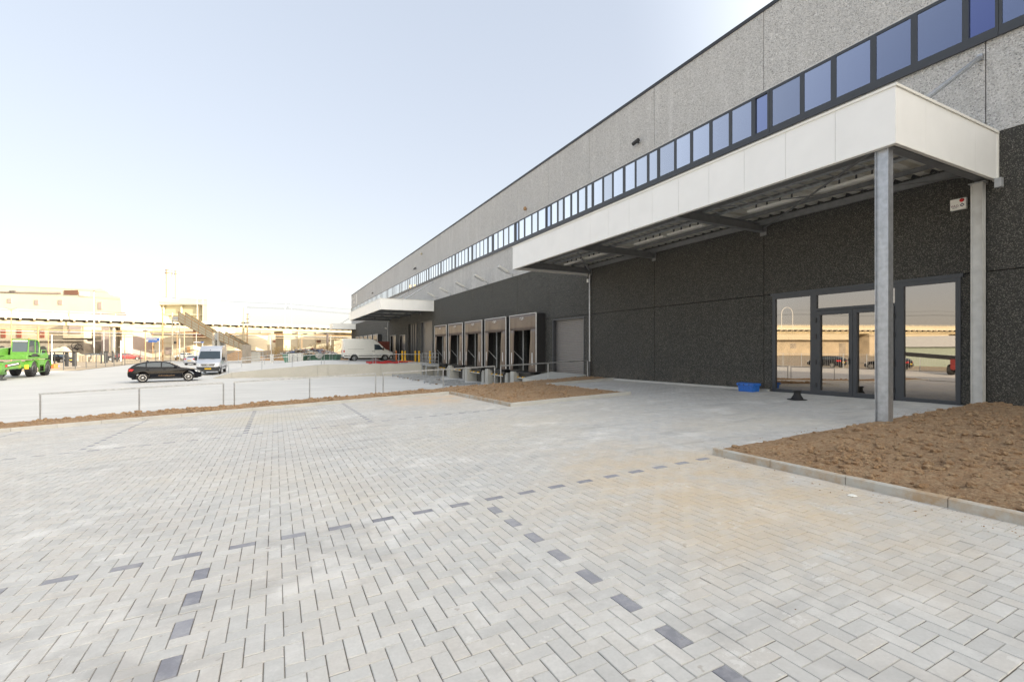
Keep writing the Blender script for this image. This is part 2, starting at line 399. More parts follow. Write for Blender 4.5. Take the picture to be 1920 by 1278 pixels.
def grid(name, xs, ys, zf, mat, kind='structure', smooth=True, **k):
    nx, ny = len(xs), len(ys)
    V = [(x, y, zf(x, y)) for y in ys for x in xs]
    F = [(j*nx+i, j*nx+i+1, (j+1)*nx+i+1, (j+1)*nx+i) for j in range(ny-1) for i in range(nx-1)]
    me = bpy.data.meshes.new(name); me.from_pydata(V, [], F); me.materials.append(mat)
    if smooth: me.polygons.foreach_set('use_smooth', [True]*len(F))
    o = bpy.data.objects.new(name, me); COL.objects.link(o); return tag(o, kind=kind, **k)
fr = lambda a, b, n: [a+(b-a)*i/n for i in range(n+1)]
grid('paving_bed', fr(-15.55, 15.0, 60), fr(-5, 18.7, 48), lambda x, y: G(x, y)-.008, M['joint'])
grid('car_park', fr(-48, -15.5, 20), fr(-40, 20.9, 30), lambda x, y: max(G(x, y), -1.05)-.004, M['yard_concrete'])
grid('forecourt', fr(-15.5, 14.98, 20), fr(-40, -4.96, 20), lambda x, y: G(x, y)-.004, M['yard_concrete'])
grid('ground', [-4000,-400,-60,40,400,4000], [-4000,-300,-60,120,500,4000], lambda x, y: -1.35, M['track_dirt'])
grid('yard', fr(-34, 15.4, 30), fr(20.7, 70, 30), lambda x, y: YZ(x, y), M['yard_concrete'])
grid('yard_far', fr(-20, 15.4, 14), fr(70, 112, 12), lambda x, y: YZ(x, y), M['yard_concrete'])
grid('dirt_track', fr(-90, -20, 10), fr(70, 125, 10), lambda x, y: -1.14, M['track_dirt'])
grid('dirt_track', fr(-90, -34, 10), fr(-60, 70, 10), lambda x, y: -1.14, M['track_dirt'])

def kerb_run(name, p0, p1, h, wd, side, mat, L=1.0, low=.0):
    p0, p1 = Vector((*p0,0)), Vector((*p1,0)); d = (p1-p0); n = max(1, round(d.length/L)); d /= n; u = d.normalized()
    s = Vector((-u.y, u.x, 0))*side; mb = MB(); rr = random.Random(5)
    for k in range(n):
        a = p0+d*k+u*.004; b = p0+d*(k+1)-u*.004; j = rr.uniform(-.003,.003); jj = rr.uniform(-.003,.003)
        c = .012; vs = []
        for p, q in ((a,j),(b,jj)):
            for off, hz in ((0,-.1),(0,h-c),(c,h),(wd,h),(wd,-.1)):
                x = p+s*(off+q); vs.append((x.x, x.y, G(x.x, x.y)+hz+q*.5+low))
        mb.add(vs, [(4,3,2,1,0),(5,6,7,8,9),(0,1,6,5),(1,2,7,6),(2,3,8,7),(3,4,9,8),(0,5,9,4)])
    return mb.build(name, mat, kind='structure')
kerb_run('kerb', (6.05,-4.4), (6.05,5.15), .105, .07, -1, M['kerb_soiled'], 1.0)
kerb_run('kerb', (6.05,5.15), (14.9,5.15), .035, .06, -1, M['kerb'])
kerb_run('kerb', (-16,18.62), (6.42,18.62), .11, .07, 1, M['kerb'])
kerb_run('kerb', (6.42,18.70), (6.42,12.92), .11, .07, 1, M['kerb_soiled'])
kerb_run('kerb', (6.42,12.92), (11.12,12.92), .11, .07, 1, M['kerb'])
kerb_run('kerb', (11.12,12.92), (11.12,18.62), .11, .07, 1, M['kerb'])
kerb_run('kerb', (11.12,18.62), (14.98,18.62), .11, .07, 1, M['kerb'])
def soilz(x, y, amp=1):
    v = Vector((x, y, 0))
    n = noise.fractal(v*1.3, 1, 2, 3)*.035 + noise.fractal(v*5+Vector((9,3,1)), .8, 2.1, 4)*.030 + abs(noise.noise(v*15))*.030
    return n*amp
def bed(name, x0, x1, y0, y1, step, base=.085, kx=None):
    def zf(x, y):
        e = min(x-x0, x1-x, y-y0, y1-y, .5)/.5
        return G(x, y)+base+soilz(x, y)*(.35+.65*max(e,0))+.05*max(e,0)
    grid(name, fr(x0,x1,int((x1-x0)/step)), fr(y0,y1,int((y1-y0)/step)), zf, M['soil']); return zf
zf1 = bed('soil_bed', 6.11, 14.99, -4.3, 5.10, .045, .075)
zf2 = bed('soil_bed', 6.48, 11.07, 12.98, 20.9, .06, .07)
zf3 = bed('soil_bed', 11.07, 14.99, 18.68, 20.9, .07, .07)
zf4 = bed('soil_bed', -16, 6.48, 18.68, 20.85, .07, .055)
def clods(name, areas, rnd):
    ico = bmesh.new(); bmesh.ops.create_icosphere(ico, subdivisions=2, radius=1); bv = [v.co.copy() for v in ico.verts]; bf = [[v.index for v in f.verts] for f in ico.faces]; ico.free()
    mb = MB()
    for (x0,x1,y0,y1,n,zf,smin,smax,cl) in areas:
        cs = [(rnd.uniform(x0,x1), rnd.uniform(y0,y1)) for _ in range(9)]
        for _ in range(n):
            if cl and rnd.random() < .45:
                q = rnd.choice(cs); x, y = q[0]+rnd.gauss(0,.28), q[1]+rnd.gauss(0,.18)
            else: x, y = rnd.uniform(x0,x1), rnd.uniform(y0,y1)
            if not (x0 < x < x1 and y0 < y < y1): continue
            s = smin+(smax-smin)*rnd.random()**4; sx, sy, sz = s*rnd.uniform(.8,1.5), s*rnd.uniform(.7,1.2), s*rnd.uniform(.5,.85); a = rnd.uniform(0,6.28); o = Vector((rnd.uniform(0,99),0,0))
            z = zf(x, y); ca, sa = math.cos(a), math.sin(a)
            vs = []
            for v in bv:
                k = 1+.38*noise.noise(v*1.6+o); px, py = v.x*sx*k, v.y*sy*k
                vs.append((x+ca*px-sa*py, y+sa*px+ca*py, z+v.z*sz*k+sz*.2))
            mb.add(vs, bf)
    return mb.build(name, M['soil'], fix=False, kind='stuff')
rg = random.Random(11)
clods('soil_clods', [(6.14,14.9,-2,5.08,9000,zf1,.007,.060,True),(6.55,11.0,13,20.8,1500,zf2,.015,.075,True),(11.1,14.9,18.75,20.8,200,zf3,.012,.05,False),(-10,6.4,18.72,20.8,1500,zf4,.014,.09,True)], rg)
grit = lambda x, y: G(x, y)
clods('scattered_grit', [(5.6,6.03,-1,5.1,420,grit,.002,.010,True),(6.1,14,5.22,5.6,220,grit,.003,.012,True),(6.3,6.40,13,18,60,grit,.004,.012,True),(-7,6.3,18.3,18.6,160,grit,.004,.012,True),(-6,6,1.5,10,90,grit,.002,.006,False),(6.4,11,12.3,12.9,60,grit,.003,.01,False)], rg)

# retaining edge under the rails, ramp
mb = MB()
mb.prism([(-16,20.86,-1.6),(15,20.86,-1.6),(15,20.86,G(15,20.86)+.02),(6.5,20.86,G(6.5,20.86)+.04),(-9,20.86,G(-9,20.86)+.02),(-16,20.86,-1.1)], (0,.12,0))
mb.build('retaining_edge', M['concrete'], kind='structure')
mb = MB()
RP = [(-4.62,-1.4),(14.98,-1.4),(14.98,-.13),(4.26,-.06),(3.4,-.09),(-3.3,-.72),(-4.62,-1.0)]
mb.prism([(x,46.25,z-.012) for x,z in RP], (0,17.5,0)); mb.build('ramp', M['yard_concrete'], kind='structure')
mb = MB()
xs = [-4.62,-3.3,.5,3.4,4.26,9,14.2]; zt = lambda x: np.interp(x,[-4.62,-3.48,-.7,3.67,4.26,14.3],[-.99,-.62,-.38,-.06,-.04,-.13])
for a, b in zip(xs[:-1], xs[1:]):
    mb.prism([(a+.008,46,-1.5),(b-.008,46,-1.5),(b-.008,46,zt(b)),(a+.008,46,zt(a))], (0,.25,0))
mb.build('ramp_wall', M['concrete'], label='long low concrete retaining wall along the near side of the loading ramp', category='retaining wall')
mb = MB(); mb.prism([(13.0,20.98,-1.5),(14.98,20.98,-1.5),(14.98,20.98,.02),(13.0,20.98,-.30)], (0,3.6,0)); mb.build('door_apron', M['concrete'], kind='structure')

# ================================================================ WAREHOUSE
wh = empty('warehouse', (15,25,-1.2), label='long modern warehouse with grey pebbled upper wall and dark lower wall', category='warehouse')
SEAM = [-60,-53,-46,-39,-32,-25,-18,-12.5,-7,-1,4.96,10.63,15.87,20.68,24.9,29.11,33.36,37.6,41.92,46.2,50.6,55.1,59.58,64.9,70.3,75.6,80.9,86.2,91.5,96.8,102.1,107.4,109.4]
Ye = 109.4; X0 = 15.0
def wall_panels(z0, z1, holes, mat, name, seams=SEAM, dx=0, hs=None):
    mb = MB(); g = .011
    rows = [z0] + ([h for h in hs if z0 < h < z1] if hs else []) + [z1]
    for a, b in zip(seams[:-1], seams[1:]):
        for c, d in zip(rows[:-1], rows[1:]):
            hh = [h for h in holes if h[0] < b and h[1] > a and h[2] < d and h[3] > c]
            ys = sorted({a+g, b-g, *[min(max(h[0],a+g),b-g) for h in hh], *[min(max(h[1],a+g),b-g) for h in hh]})
            for p, q in zip(ys[:-1], ys[1:]):
                zz = sorted({c+(g if c!=z0 else 0), d-(g if d!=z1 else 0), *[min(max(h[2],c),d) for h in hh], *[min(max(h[3],c),d) for h in hh]})
                for e, f in zip(zz[:-1], zz[1:]):
                    m_, n_ = (p+q)/2, (e+f)/2
                    if any(h[0] < m_ < h[1] and h[2] < n_ < h[3] for h in hh) or f-e < 1e-4: continue
                    mb.box(X0+dx, X0+.3, p, q, e, f)
    return mb.build(name, mat, wh)
SH = [(25.3+4.27*k, 25.3+4.27*k+3.68) for k in range(5)]
SH2 = [(76+4.75*k, 76+4.75*k+3.5) for k in range(5)]
holes = [(5.41,10.30,-.05,3.19),(21.2,24.42,-.02,3.17)] + [(a+.75,b-.75,-.1,2.85) for a,b in SH+SH2] + \
        [(49.0,53.4,-.1,4.45),(55.0,59.3,-.1,4.4),(60.9,63.7,-.1,3.1),(66.3,69.4,-.1,3.2)]
wall_panels(-1.5, 6.48, holes, M['dark_aggregate'], 'dark_wall', hs=[3.26])
wall_panels(6.48, 8.68, [], M['light_aggregate'], 'light_wall', dx=-.012)
wall_panels(10.22, 13.0, [], M['light_aggregate'], 'light_wall', dx=-.012)
mb = MB(); mb.box(15.3,15.34,-60,Ye,-1.5,-.06); mb.box(15.3,15.34,-60,Ye,3.27,8.68); mb.box(15.3,15.34,-60,Ye,10.22,13)
ys = sorted({-60,Ye,*[h[0] for h in holes],*[h[1] for h in holes]})
for a, b in zip(ys[:-1], ys[1:]):
    m_ = (a+b)/2; hh = [h for h in holes if h[0] < m_ < h[1]]
    mb.box(15.3,15.34,a+.001,b-.001, (max(h[3] for h in hh) if hh else -.06), max(3.27, (hh[0][3]+.01) if hh else 3.27)) if not hh or hh[0][3] < 3.27 else None
mb.box(15.34,60,Ye-.2,Ye,-1.5,13); mb.box(15.34,60,-60,-59.8,-1.5,13); mb.box(59.8,60,-59.8,Ye-.2,-1.5,13)
mb.build('wall_core', M['black_plastic'], wh)
mb = MB(); mb.box(15.2,59.9,-59.9,Ye-.1,12.7,12.9); mb.build('roof', M['galv_light'], wh)
mb = MB(); mb.box(14.95,15.35,-60.05,Ye+.05,13.0,13.13); mb.build('roof_coping', M['black_coping'], wh)
mb = MB(); mb.box(15.34,59.7,-59.7,Ye-.3,8.3,8.45); mb.box(15.34,59.7,-59.7,Ye-.3,-.16,-.06); mb.build('floor_slab', M['interior_wall'], wh)
mb = MB(); mb.box(22,22.15,-5,110,-.05,8.2); mb.box(24,24.15,-59,Ye-1,8.46,12.6); mb.box(15.35,22,15.0,15.1,-.05,8); mb.box(15.35,22,4.6,4.7,-.05,8); mb.build('interior_wall', M['interior_wall'], wh)
mb = MB(); mb.box(17.8,18.2,11.6,12.05,-.05,8.2); mb.build('interior_column', M['column_white'], wh)
mb = MB(); mb.box(15.35,22,20.9,21.0,-.05,8.2); mb.build('interior_partition', M['interior_dark'], wh)
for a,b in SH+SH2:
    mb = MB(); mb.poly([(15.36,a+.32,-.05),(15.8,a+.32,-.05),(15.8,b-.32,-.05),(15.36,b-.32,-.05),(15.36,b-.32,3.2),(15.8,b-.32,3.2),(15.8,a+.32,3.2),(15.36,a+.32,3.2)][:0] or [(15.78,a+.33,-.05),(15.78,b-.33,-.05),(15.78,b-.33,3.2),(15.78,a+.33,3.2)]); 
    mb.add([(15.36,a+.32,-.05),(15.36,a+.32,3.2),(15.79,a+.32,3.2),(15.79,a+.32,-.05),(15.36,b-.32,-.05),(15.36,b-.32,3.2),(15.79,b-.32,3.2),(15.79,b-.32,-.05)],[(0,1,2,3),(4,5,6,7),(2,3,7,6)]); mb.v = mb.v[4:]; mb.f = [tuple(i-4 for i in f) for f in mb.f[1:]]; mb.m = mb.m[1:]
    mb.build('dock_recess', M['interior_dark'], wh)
mb = MB()
mb.bar((14.93,10.4,.0),(14.93,18.6,-.10),.1,.12)
mb.build('plinth', M['kerb'], wh)
mb = MB(); mb.box(14.955,15.02,5.36,10.36,3.19,3.28); mb.build('entrance_flashing', M['anthracite'], wh)

# strip windows under the roof
def Yw(px): return 15*(1106.8/(px-517) - .5006)
units = []
def U(pairs, nar): units.append([tuple(sorted((Yw(a), Yw(b)))) for a, b in pairs+[nar]])
U([(1722,1806),(1645,1710),(1570,1634),(1510,1560),(1450,1502)], (1818,1868))
U([(1374.4,1411),(1337.5,1368.7),(1301,1332),(1270,1296),(1239,1266)], (1418,1441))
U([(1194.7,1215),(1174,1192),(1152,1169.7),(1133.8,1149.4),(1115,1131)], (1219,1234))
U([(1086.6,1099),(1074,1083.8),(1060,1071),(1048.4,1057),(1036,1046)], (1102.5,1111))
U([(1011,1024),(999.4,1008.8),(986,997.5),(975,983.8)], (1026,1033.4))
U([(955.8,965.3),(946,954.4),(935.6,944.5),(927.3,934.3)], (968,973))
y = 33.15
while y < Ye-4.3:
    L = 4.25; units.append([(y+.12+.95+k*.78, y+.12+.95+k*.78+.70) for k in range(4)]+[(y+.2, y+.2+.62)]); y += L
units.append([(y+.1+k*.8, y+.72+k*.8) for k in range(int((Ye-y-.2)/.8))])
yb = units[0][-1][0]-.12
pre = []
while yb > -30:
    u = [(yb-1.2*k-1.1, yb-1.2*k) for k in range(4)]; yb -= 4*1.2+.0; u.append((yb-.62, yb)); yb -= .75; pre.append(u)
units = pre[::-1] + units
allp = [sorted(u) for u in units]
for n, u in enumerate(allp):
    lo = (allp[n-1][-1][1]+u[0][0])/2 if n else u[0][0]-.1
    hi = (u[-1][1]+allp[n+1][0][0])/2 if n < len(allp)-1 else Ye-.02
    mb = MB(); zb, zt_, s0, s1 = 8.69, 10.21, 8.90, 10.13; lo += .004; hi -= .004
    fx = 14.93
    mb.box(fx,15.12,lo,hi,zb,s0); mb.box(fx,15.12,lo,hi,s1,zt_)
    mb.box(fx-.03,fx+.02,lo,hi,zb-.03,zb+.05)
    mb.box(fx,15.12,lo,u[0][0],s0,s1); mb.box(fx,15.12,u[-1][1],hi,s0,s1)
    for a, b in zip(u[:-1], u[1:]): mb.box(fx,15.12,a[1],b[0],s0,s1)
    f = mb.build('strip_window', M['anthracite'], wh)
    mg, mo = MB(), MB()
    for a, b in u:
        if b-a < .74 and len(u) > 3 and n < len(pre)+7 and (b-a) < .6*max(q[1]-q[0] for q in u): mo.box(14.985,14.995,a-.005,b+.005,s0-.005,s1+.005)
        else: mg.box(14.95,14.96,a-.005,b+.005,s0-.005,s1+.005)
    if mg.v: mg.build('glazing', M['strip_glass'], f)
    if mo.v: mo.build('opening_pane', M['strip_glass_open'], f)
# light line above the strip
mb = MB(); mb.box(14.955,15.0,-40,Ye,10.222,10.26); mb.build('window_drip', M['galv_light'], wh)

# entrance front: frames, doors, panes
ent = MB(); A = (14.97, 15.10)
def fbox(y0,y1,z0,z1,m=ent,x=A): m.box(x[0],x[1],y0,y1,z0,z1)
z0 = -.05
fbox(5.41,5.51,z0,3.19); fbox(10.20,10.30,z0,3.19); fbox(5.51,10.20,3.09,3.19)
fbox(8.85,9.04,z0,3.09); fbox(6.58,6.78,z0,3.09); fbox(6.78,8.85,2.60,2.68)
fbox(5.51,6.58,z0,.15); fbox(9.04,10.20,z0,.11)
entf = ent.build('entrance_frame', M['anthracite'], wh)
for nm, y0, y1, s in (('door_leaf',7.82,8.84,1),('door_leaf',6.79,7.81,-1)):
    d = MB(); x = (14.95,15.06)
    st = .10
    for q in ((y0,y0+st,.0,2.59),(y1-st,y1,.0,2.59),(y0+st,y1-st,2.47,2.59),(y0+st,y1-st,.0,.16)): d.box(x[0],x[1],q[0],q[1],q[2],q[3])
    dl = d.build(nm, M['anthracite'], entf)
for (y0,y1,za,zb) in ((5.51,6.58,.15,3.09),(9.04,10.20,.11,3.09),(6.78,8.85,2.68,3.09),(7.92,8.74,.16,2.47),(6.89,7.71,.16,2.47)):
    p = MB(); p.box(15.02,15.032,y0-.006,y1+.006,za-.006,zb+.006); p.build('glass_pane', M['entrance_glass'], entf)
for yy in (7.90, 6.86-.07):
    h = MB(); h.bar((14.93,yy,.98),(14.93,yy,1.16),.03,.02); h.tube([(14.95,yy,1.10),(14.90,yy,1.10),(14.90,yy+.13,1.10)],.011)
    h.build('door_handle', M['black_plastic'], entf)
for yy in (8.845, 6.785):
    for zz in (.25,.95,1.75,2.25): h = MB(); h.cyl((14.94,yy,zz),(14.94,yy,zz+.14),.016); h.build('hinge', M['black_plastic'], entf)

# roller shutters and doors along the dock
def shutter(y0,y1,z0,z1,xr=15.22,name='roller_shutter'):
    mb = MB(); n = int((z1-z0)/.105); h = (z1-z0)/n
    for k in range(n):
        a = z0+k*h
        mb.prism([(xr,y0,a+.004),(xr-.014,y0,a+.02),(xr-.018,y0,a+h*.5),(xr-.014,y0,a+h-.02),(xr,y0,a+h-.004),(xr+.03,y0,a+h-.004),(xr+.03,y0,a+.004)],(0,y1-y0,0))
    o = mb.build(name, M['shutter_grey'], wh)
    f = MB(); f.box(14.98,15.3,y0-.02,y0+.05,z0,z1); f.box(14.98,15.3,y1-.05,y1+.02,z0,z1); f.box(14.98,15.3,y0+.05,y1-.05,z1-.06,z1); f.build('shutter_frame', M['dark_steel'], o)
shutter(21.2,24.42,-.02,3.17)
shutter(49.0,53.4,-.1,4.45)
mb = MB(); mb.box(15.2,15.26,55.0,59.3,-.1,4.4); d = mb.build('dock_door', M['black_plastic'], wh)
mb = MB()
for y in (55.9,57.1,58.0): mb.box(15.13,15.2,y,y+.35,-.1,4.35)
mb.build('door_rail', M['dark_steel'], d)
for a, b, t_ in ((60.9,63.7,3.1),(66.3,69.4,3.2)):
    mb = MB(); mb.box(15.2,15.26,a,b,-.1,t_); d = mb.build('dock_door', M['shutter_grey'], wh)
    mb = MB(); mb.box(14.97,15.2,a-.06,a,-.1,t_+.06); mb.box(14.97,15.2,b,b+.06,-.1,t_+.06); mb.box(14.97,15.2,a,b,t_,t_+.06); mb.build('door_frame', M['galv_matt'], d)

# dock shelters
def shelter(ys, wdt, label, group, piers=True, det=True):
    t = empty('dock_shelter', (14.34, ys, 0), label=label, category='dock shelter', group=group)
    y1 = ys+wdt; xf = 14.34; zt, zb = 3.62, -.05; ct = zt-.98
    mb = MB(); mb.box(xf+.02,14.985,ys,ys+.03,zb+.05,zt); mb.box(xf+.02,14.985,y1-.03,y1,zb+.05,zt); mb.box(xf+.02,14.985,ys+.03,y1-.03,zt-.03,zt); mb.build('side_panel', M['pvc_black'], t)
    # top curtain, slightly waved and sagging
    mb = MB(); n = 24; rr = random.Random(int(ys*10)); ph = rr.uniform(0,6)
    def cx(y, z):
        u = (y-ys)/wdt; return xf-.015-.02*math.sin(u*9+ph)*(zt-z)-.03*math.exp(-((u-.2)/.05)**2)*(zt-z)-.03*math.exp(-((u-.8)/.05)**2)*(zt-z)
    vs = []; m_ = 5
    for i in range(n+1):
        y = ys+wdt*i/n
        for j in range(m_+1):
            z = zt-(zt-ct)*j/m_ - (.05*math.sin(math.pi*i/n) if j == m_ else 0); vs.append((cx(y,z), y, z))
    mb.add(vs, [(i*(m_+1)+j,(i+1)*(m_+1)+j,(i+1)*(m_+1)+j+1,i*(m_+1)+j+1) for i in range(n) for j in range(m_)])
    o = mb.build('top_curtain', M['pvc_curtain'], t, smooth=True)
    md = o.modifiers.new('s','SOLIDIFY'); md.thickness = .006
    for s in (0,1):
        mb = MB(); vs = []; nz = 12
        for j in range(nz+1):
            z = ct+.01-(ct+.01-zb)*j/nz
            flare = .05*math.sin(j*.9+ph)+(.08 if j > nz-3 else 0)
            a, b = (ys+.005, ys+.74+.06*math.sin(j*.5+ph)*.6) if s == 0 else (y1-.74-.06*math.sin(j*.6+ph)*.6, y1-.005)
            for k in range(4):
                y = a+(b-a)*k/3; inner = (k/3 if s == 0 else 1-k/3)
                vs.append((xf-.02-.10*inner*(j/nz)-.03*inner*flare*8*(j/nz), y, z))
        mb.add(vs, [(j*4+k,(j+1)*4+k,(j+1)*4+k+1,j*4+k+1) for j in range(nz) for k in range(3)])
        o = mb.build('side_curtain', M['pvc_curtain'], t, smooth=True)
        o.modifiers.new('s','SOLIDIFY').thickness = .006
        q = MB(); yc = (ys+.42) if s == 0 else (y1-.42); q.box(xf-.075,xf-.066,yc-.05,yc+.05,.36,1.15); q.build('marker_strip', M['white_edge'], t)
    mb = MB(); mb.box(xf-.035,xf+.015,ys-.02,ys+.03,.0,zt+.03); mb.box(xf-.035,xf+.015,y1-.03,y1+.02,.0,zt+.03); mb.box(xf-.035,xf+.015,ys+.03,y1-.03,zt-.01,zt+.03); mb.build('edge_trim', M['white_edge'], t)
    if det:
        c = (ys+y1)/2; mb = MB(); mb.tube([(xf-.055, c+.33*math.cos(a), zt-.26+.075*math.sin(a)) for a in [i*math.pi/12 for i in range(24)]], .008, 5, closed=True)
        mb.prism([(xf-.055,c+.10,zt-.34),(xf-.055,c-.02,zt-.27),(xf-.055,c-.20,zt-.16),(xf-.055,c-.17,zt-.26),(xf-.055,c-.02,zt-.33)], (-.006,0,0)); mb.prism([(xf-.055,c+.16,zt-.29),(xf-.055,c+.02,zt-.20),(xf-.055,c+.14,zt-.20)], (-.006,0,0))
        mb.build('emblem', M['white_edge'], t)
        mb = MB(); mb.bar((14.88,y1-.95,-.05),(14.88,y1-.95,ct+.2),.06,.06); mb.bar((14.5,y1-.3,1.25),(14.86,y1-.95,.62),.03,.03); mb.bar((14.5,y1-.3,2.9),(14.86,y1-.95,2.6),.03,.03); mb.build('strut', M['galv_light'], t)
    mb = MB(); mb.box(14.5,14.98,ys+.62,y1-.62,-.42,-.10); mb.box(14.32,14.5,ys+.7,y1-.7,-.18,-.11); l = mb.build('dock_leveller', M['black_plastic'], t)
    if piers:
        mb = MB()
        for k in (.15,.52,.85): yy = ys+.7+(wdt-1.4)*k; mb.box(14.38,14.5,yy-.10,yy+.10,-.52,-.42)
        mb.build('hazard_mark', M['yellow'], l)
        mb = MB(); mb.bar((14.42,ys+.7,-.55),(14.42,y1-.6,-.5),.05,.06); mb.build('lip_hinge', M['galv_light'], l)
        mb = MB(); mb.box(14.12,14.98,y1-1.02,y1-.5,-1.5,-.12); mb.build('pier', M['concrete'], t)
        mb = MB(); mb.box(14.6,14.98,ys+.30,ys+.75,-1.5,-.30); mb.build('pier', M['concrete'], t)
NTH = ['nearest','second nearest','third nearest','fourth nearest','farthest']
for k,(a,b) in enumerate(SH): shelter(a, 3.68, f'brown sheened dock shelter, {NTH[k]} of the five in the front row', 'dock shelters in the front row')
for k,(a,b) in enumerate(SH2): shelter(a, 3.5, f'small distant dock shelter behind the white van, {NTH[k]} of its row', 'dock shelters in the far row', False, False)

# far end lettering: white illegible strokes, as in the photograph
mk = MB()
for (y0,y1,za,zb) in ((107.6,108.9,11.9,12.3),(107.9,108.9,9.9,10.5)): mk.box(14.95,14.975,y0,y1,za-.2,zb-.0)
mk.bar((14.96,104.6,12.4),(14.96,107.2,10.9),.02,.35); mk.bar((14.96,107.2,12.4),(14.96,104.6,10.9),.02,.35)
mk.box(14.95,14.975,101.3,102.9,10.6,12.6); mk.box(14.95,14.975,101.8,102.6,10.35,10.5)
mk.build('lettering', M['white_edge'], wh)

# ================================================================ CANOPIES
def canopy(y0, y1, xf, label, beams, lights, brace=True, pw=1.047, tie=()):
    t = empty('canopy', ((xf+15)/2, y0, 5.3), label=label, category='canopy', group='white panelled canopies on the warehouse')
    zb, zt = 5.36, 6.42
    mb = MB(); n = max(1, round((y1-y0)/pw)); g = .004
    for k in range(n):
        a = y0+(y1-y0)*k/n; b = y0+(y1-y0)*(k+1)/n; mb.box(xf,xf+.06,a+g*(k>0),b-g*(k<n-1),zb,zt)
    n2 = max(1, round((15-xf)/1.05))
    for yy, s in ((y0,1),(y1,-1)):
        for k in range(n2):
            a = xf+.062+(14.93-xf-.062)*k/n2; b = xf+.062+(14.93-xf-.062)*(k+1)/n2; mb.box(a,b-(g if k<n2-1 else 0),min(yy,yy+.06*s),max(yy,yy+.06*s),zb,zt)
    mb.build('fascia', M['white_panel'], t)
    mb = MB(); mb.box(xf+.008,xf+.05,y0+.05,y1-.05,zb+.02,zt-.02); mb.box(xf+.1,14.9,y0+.008,y0+.05,zb+.02,zt-.02); mb.build('joint_backing', M['panel_joint'], t)
    mb = MB(); mb.box(xf-.03,xf+.14,y0-.03,y1+.03,zt,zt+.05); mb.box(xf+.14,14.97,y0-.03,y0+.12,zt,zt+.05); mb.box(xf+.14,14.97,y1-.12,y1+.03,zt,zt+.05)
    mb.box(xf-.012,xf+.10,y0-.012,y1+.012,zb-.025,zb-.001); mb.box(xf+.10,14.97,y0-.012,y0+.06,zb-.025,zb-.001); mb.box(xf+.1,14.97,y1-.06,y1+.012,zb-.025,zb-.001)
    mb.box(14.93,14.985,y0-.02,y0+.08,zb-.03,zt+.05); mb.box(14.93,14.985,y1-.08,y1+.02,zb-.03,zt+.05)
    mb.build('edge_trim', M['white_trim'], t)
    # trapezoid deck, ribs along X
    mb = MB(); p = .40; y = y0+.07
    def z(x): return 5.94-.03*(x-xf)/4
    pts = []
    while y < y1-.07: pts += [(y,0),(y+.20,0),(y+.235,.095),(y+.365,.095)]; y += p
    vs = []
    for (yy,h) in pts: vs += [(xf+.06,min(yy,y1-.06),z(xf)+h),(14.95,min(yy,y1-.06),z(15)+h)]
    mb.add(vs, [(2*i,2*i+1,2*i+3,2*i+2) for i in range(len(pts)-1)])
    o = mb.build('roof_deck', M['deck_sheet'], t); o.modifiers.new('s','SOLIDIFY').thickness = .004
    mb = MB(); mb.box(xf+.06,14.95,y0+.06,y1-.06,6.05,6.1); mb.build('roof_sheet', M['galv_light'], t)
    for yy in beams:                                         # I beams across, tapering to the fascia
        mb = MB(); h = .26
        mb.box(xf+.15,14.96,yy-.09,yy+.09,5.42,5.433); mb.box(xf+.15,14.96,yy-.09,yy+.09,5.42+h,5.433+h); mb.box(xf+.15,14.96,yy-.005,yy+.005,5.433,5.42+h)
        mb.box(14.96,14.985,yy-.12,yy+.12,5.30,5.78)
        mb.build('beam', M['beam_grey'], t)
    for xx, zz, hh in ((xf+1.5,5.80,.12),(xf+2.25,5.78,.12),(xf+3.4,5.77,.12),(14.75,5.70,.2),(xf+.2,5.72,.2)):
        mb = MB(); mb.box(xx-.03,xx+.03,y0+.1,y1-.1,zz-hh/2,zz-hh/2+.006); mb.box(xx-.004,xx+.004,y0+.1,y1-.1,zz-hh/2+.006,zz+hh/2); mb.build('purlin', M['beam_grey'], t)
    mb = MB(); a, b = xf+1.5, xf+2.25                        # cable ladder
    for xx in (a+.05,b-.05): mb.box(xx-.015,xx+.015,y0+.3,y1-.3,5.70,5.76)
    y = y0+.4
    while y < y1-.3: mb.box(a+.065,b-.065,y,y+.03,5.71,5.73); y += .35
    mb.build('cable_ladder', M['galv_matt'], t)
    if brace:
        q = beams
        for a_, b_ in ((q[0],q[1]),(q[-2],q[-1])):
            mb = MB(); mb.bar((xf+.35,a_+.1,5.52),(14.85,b_-.1,5.52),.07,.012); mb.build('bracing', M['beam_grey'], t)
            mb = MB(); mb.bar((14.85,a_+.1,5.55),(xf+.35,b_-.1,5.55),.07,.012); mb.build('bracing', M['beam_grey'], t)
    for yy in lights:
        mb = MB(); mb.box(xf+2.40,xf+2.56,yy-.80,yy+.80,5.60,5.66); o = mb.build('batten_lamp', M['white_trim'], t)
        for d in (-.55,-.2,.2,.55): mb = MB(); mb.box(xf+2.45,xf+2.51,yy+d-.008,yy+d+.008,5.662,5.80); mb.build('lamp_bracket', M['dark_steel'], o)
    for (yy, zw, xe) in tie:
        mb = MB(); mb.tube([(14.97,yy,zw),(xe,yy,5.9)], .055, 10); mb.box(14.9,14.985,yy-.05,yy+.05,zw-.09,zw+.05); mb.build('tie_rod', M['galvanised'], t)
    return t
c1 = canopy(4.745, 20.9, 10.5, 'large near white canopy over the glazed entrance', [5.03,10.63,15.87,20.6], [6.9,8.9,12.2,14.0,17.4,19.2], tie=((5.04,8.36,11.0),))
canopy(48.4, 70.4, 9.4, 'middle white canopy over the far loading doors, above the white van', [48.7,53.5,58.7,64,70.1], [51,56.2,61.5,67], brace=True, tie=((48.7,8.5,11.0),(59,8.5,11)))
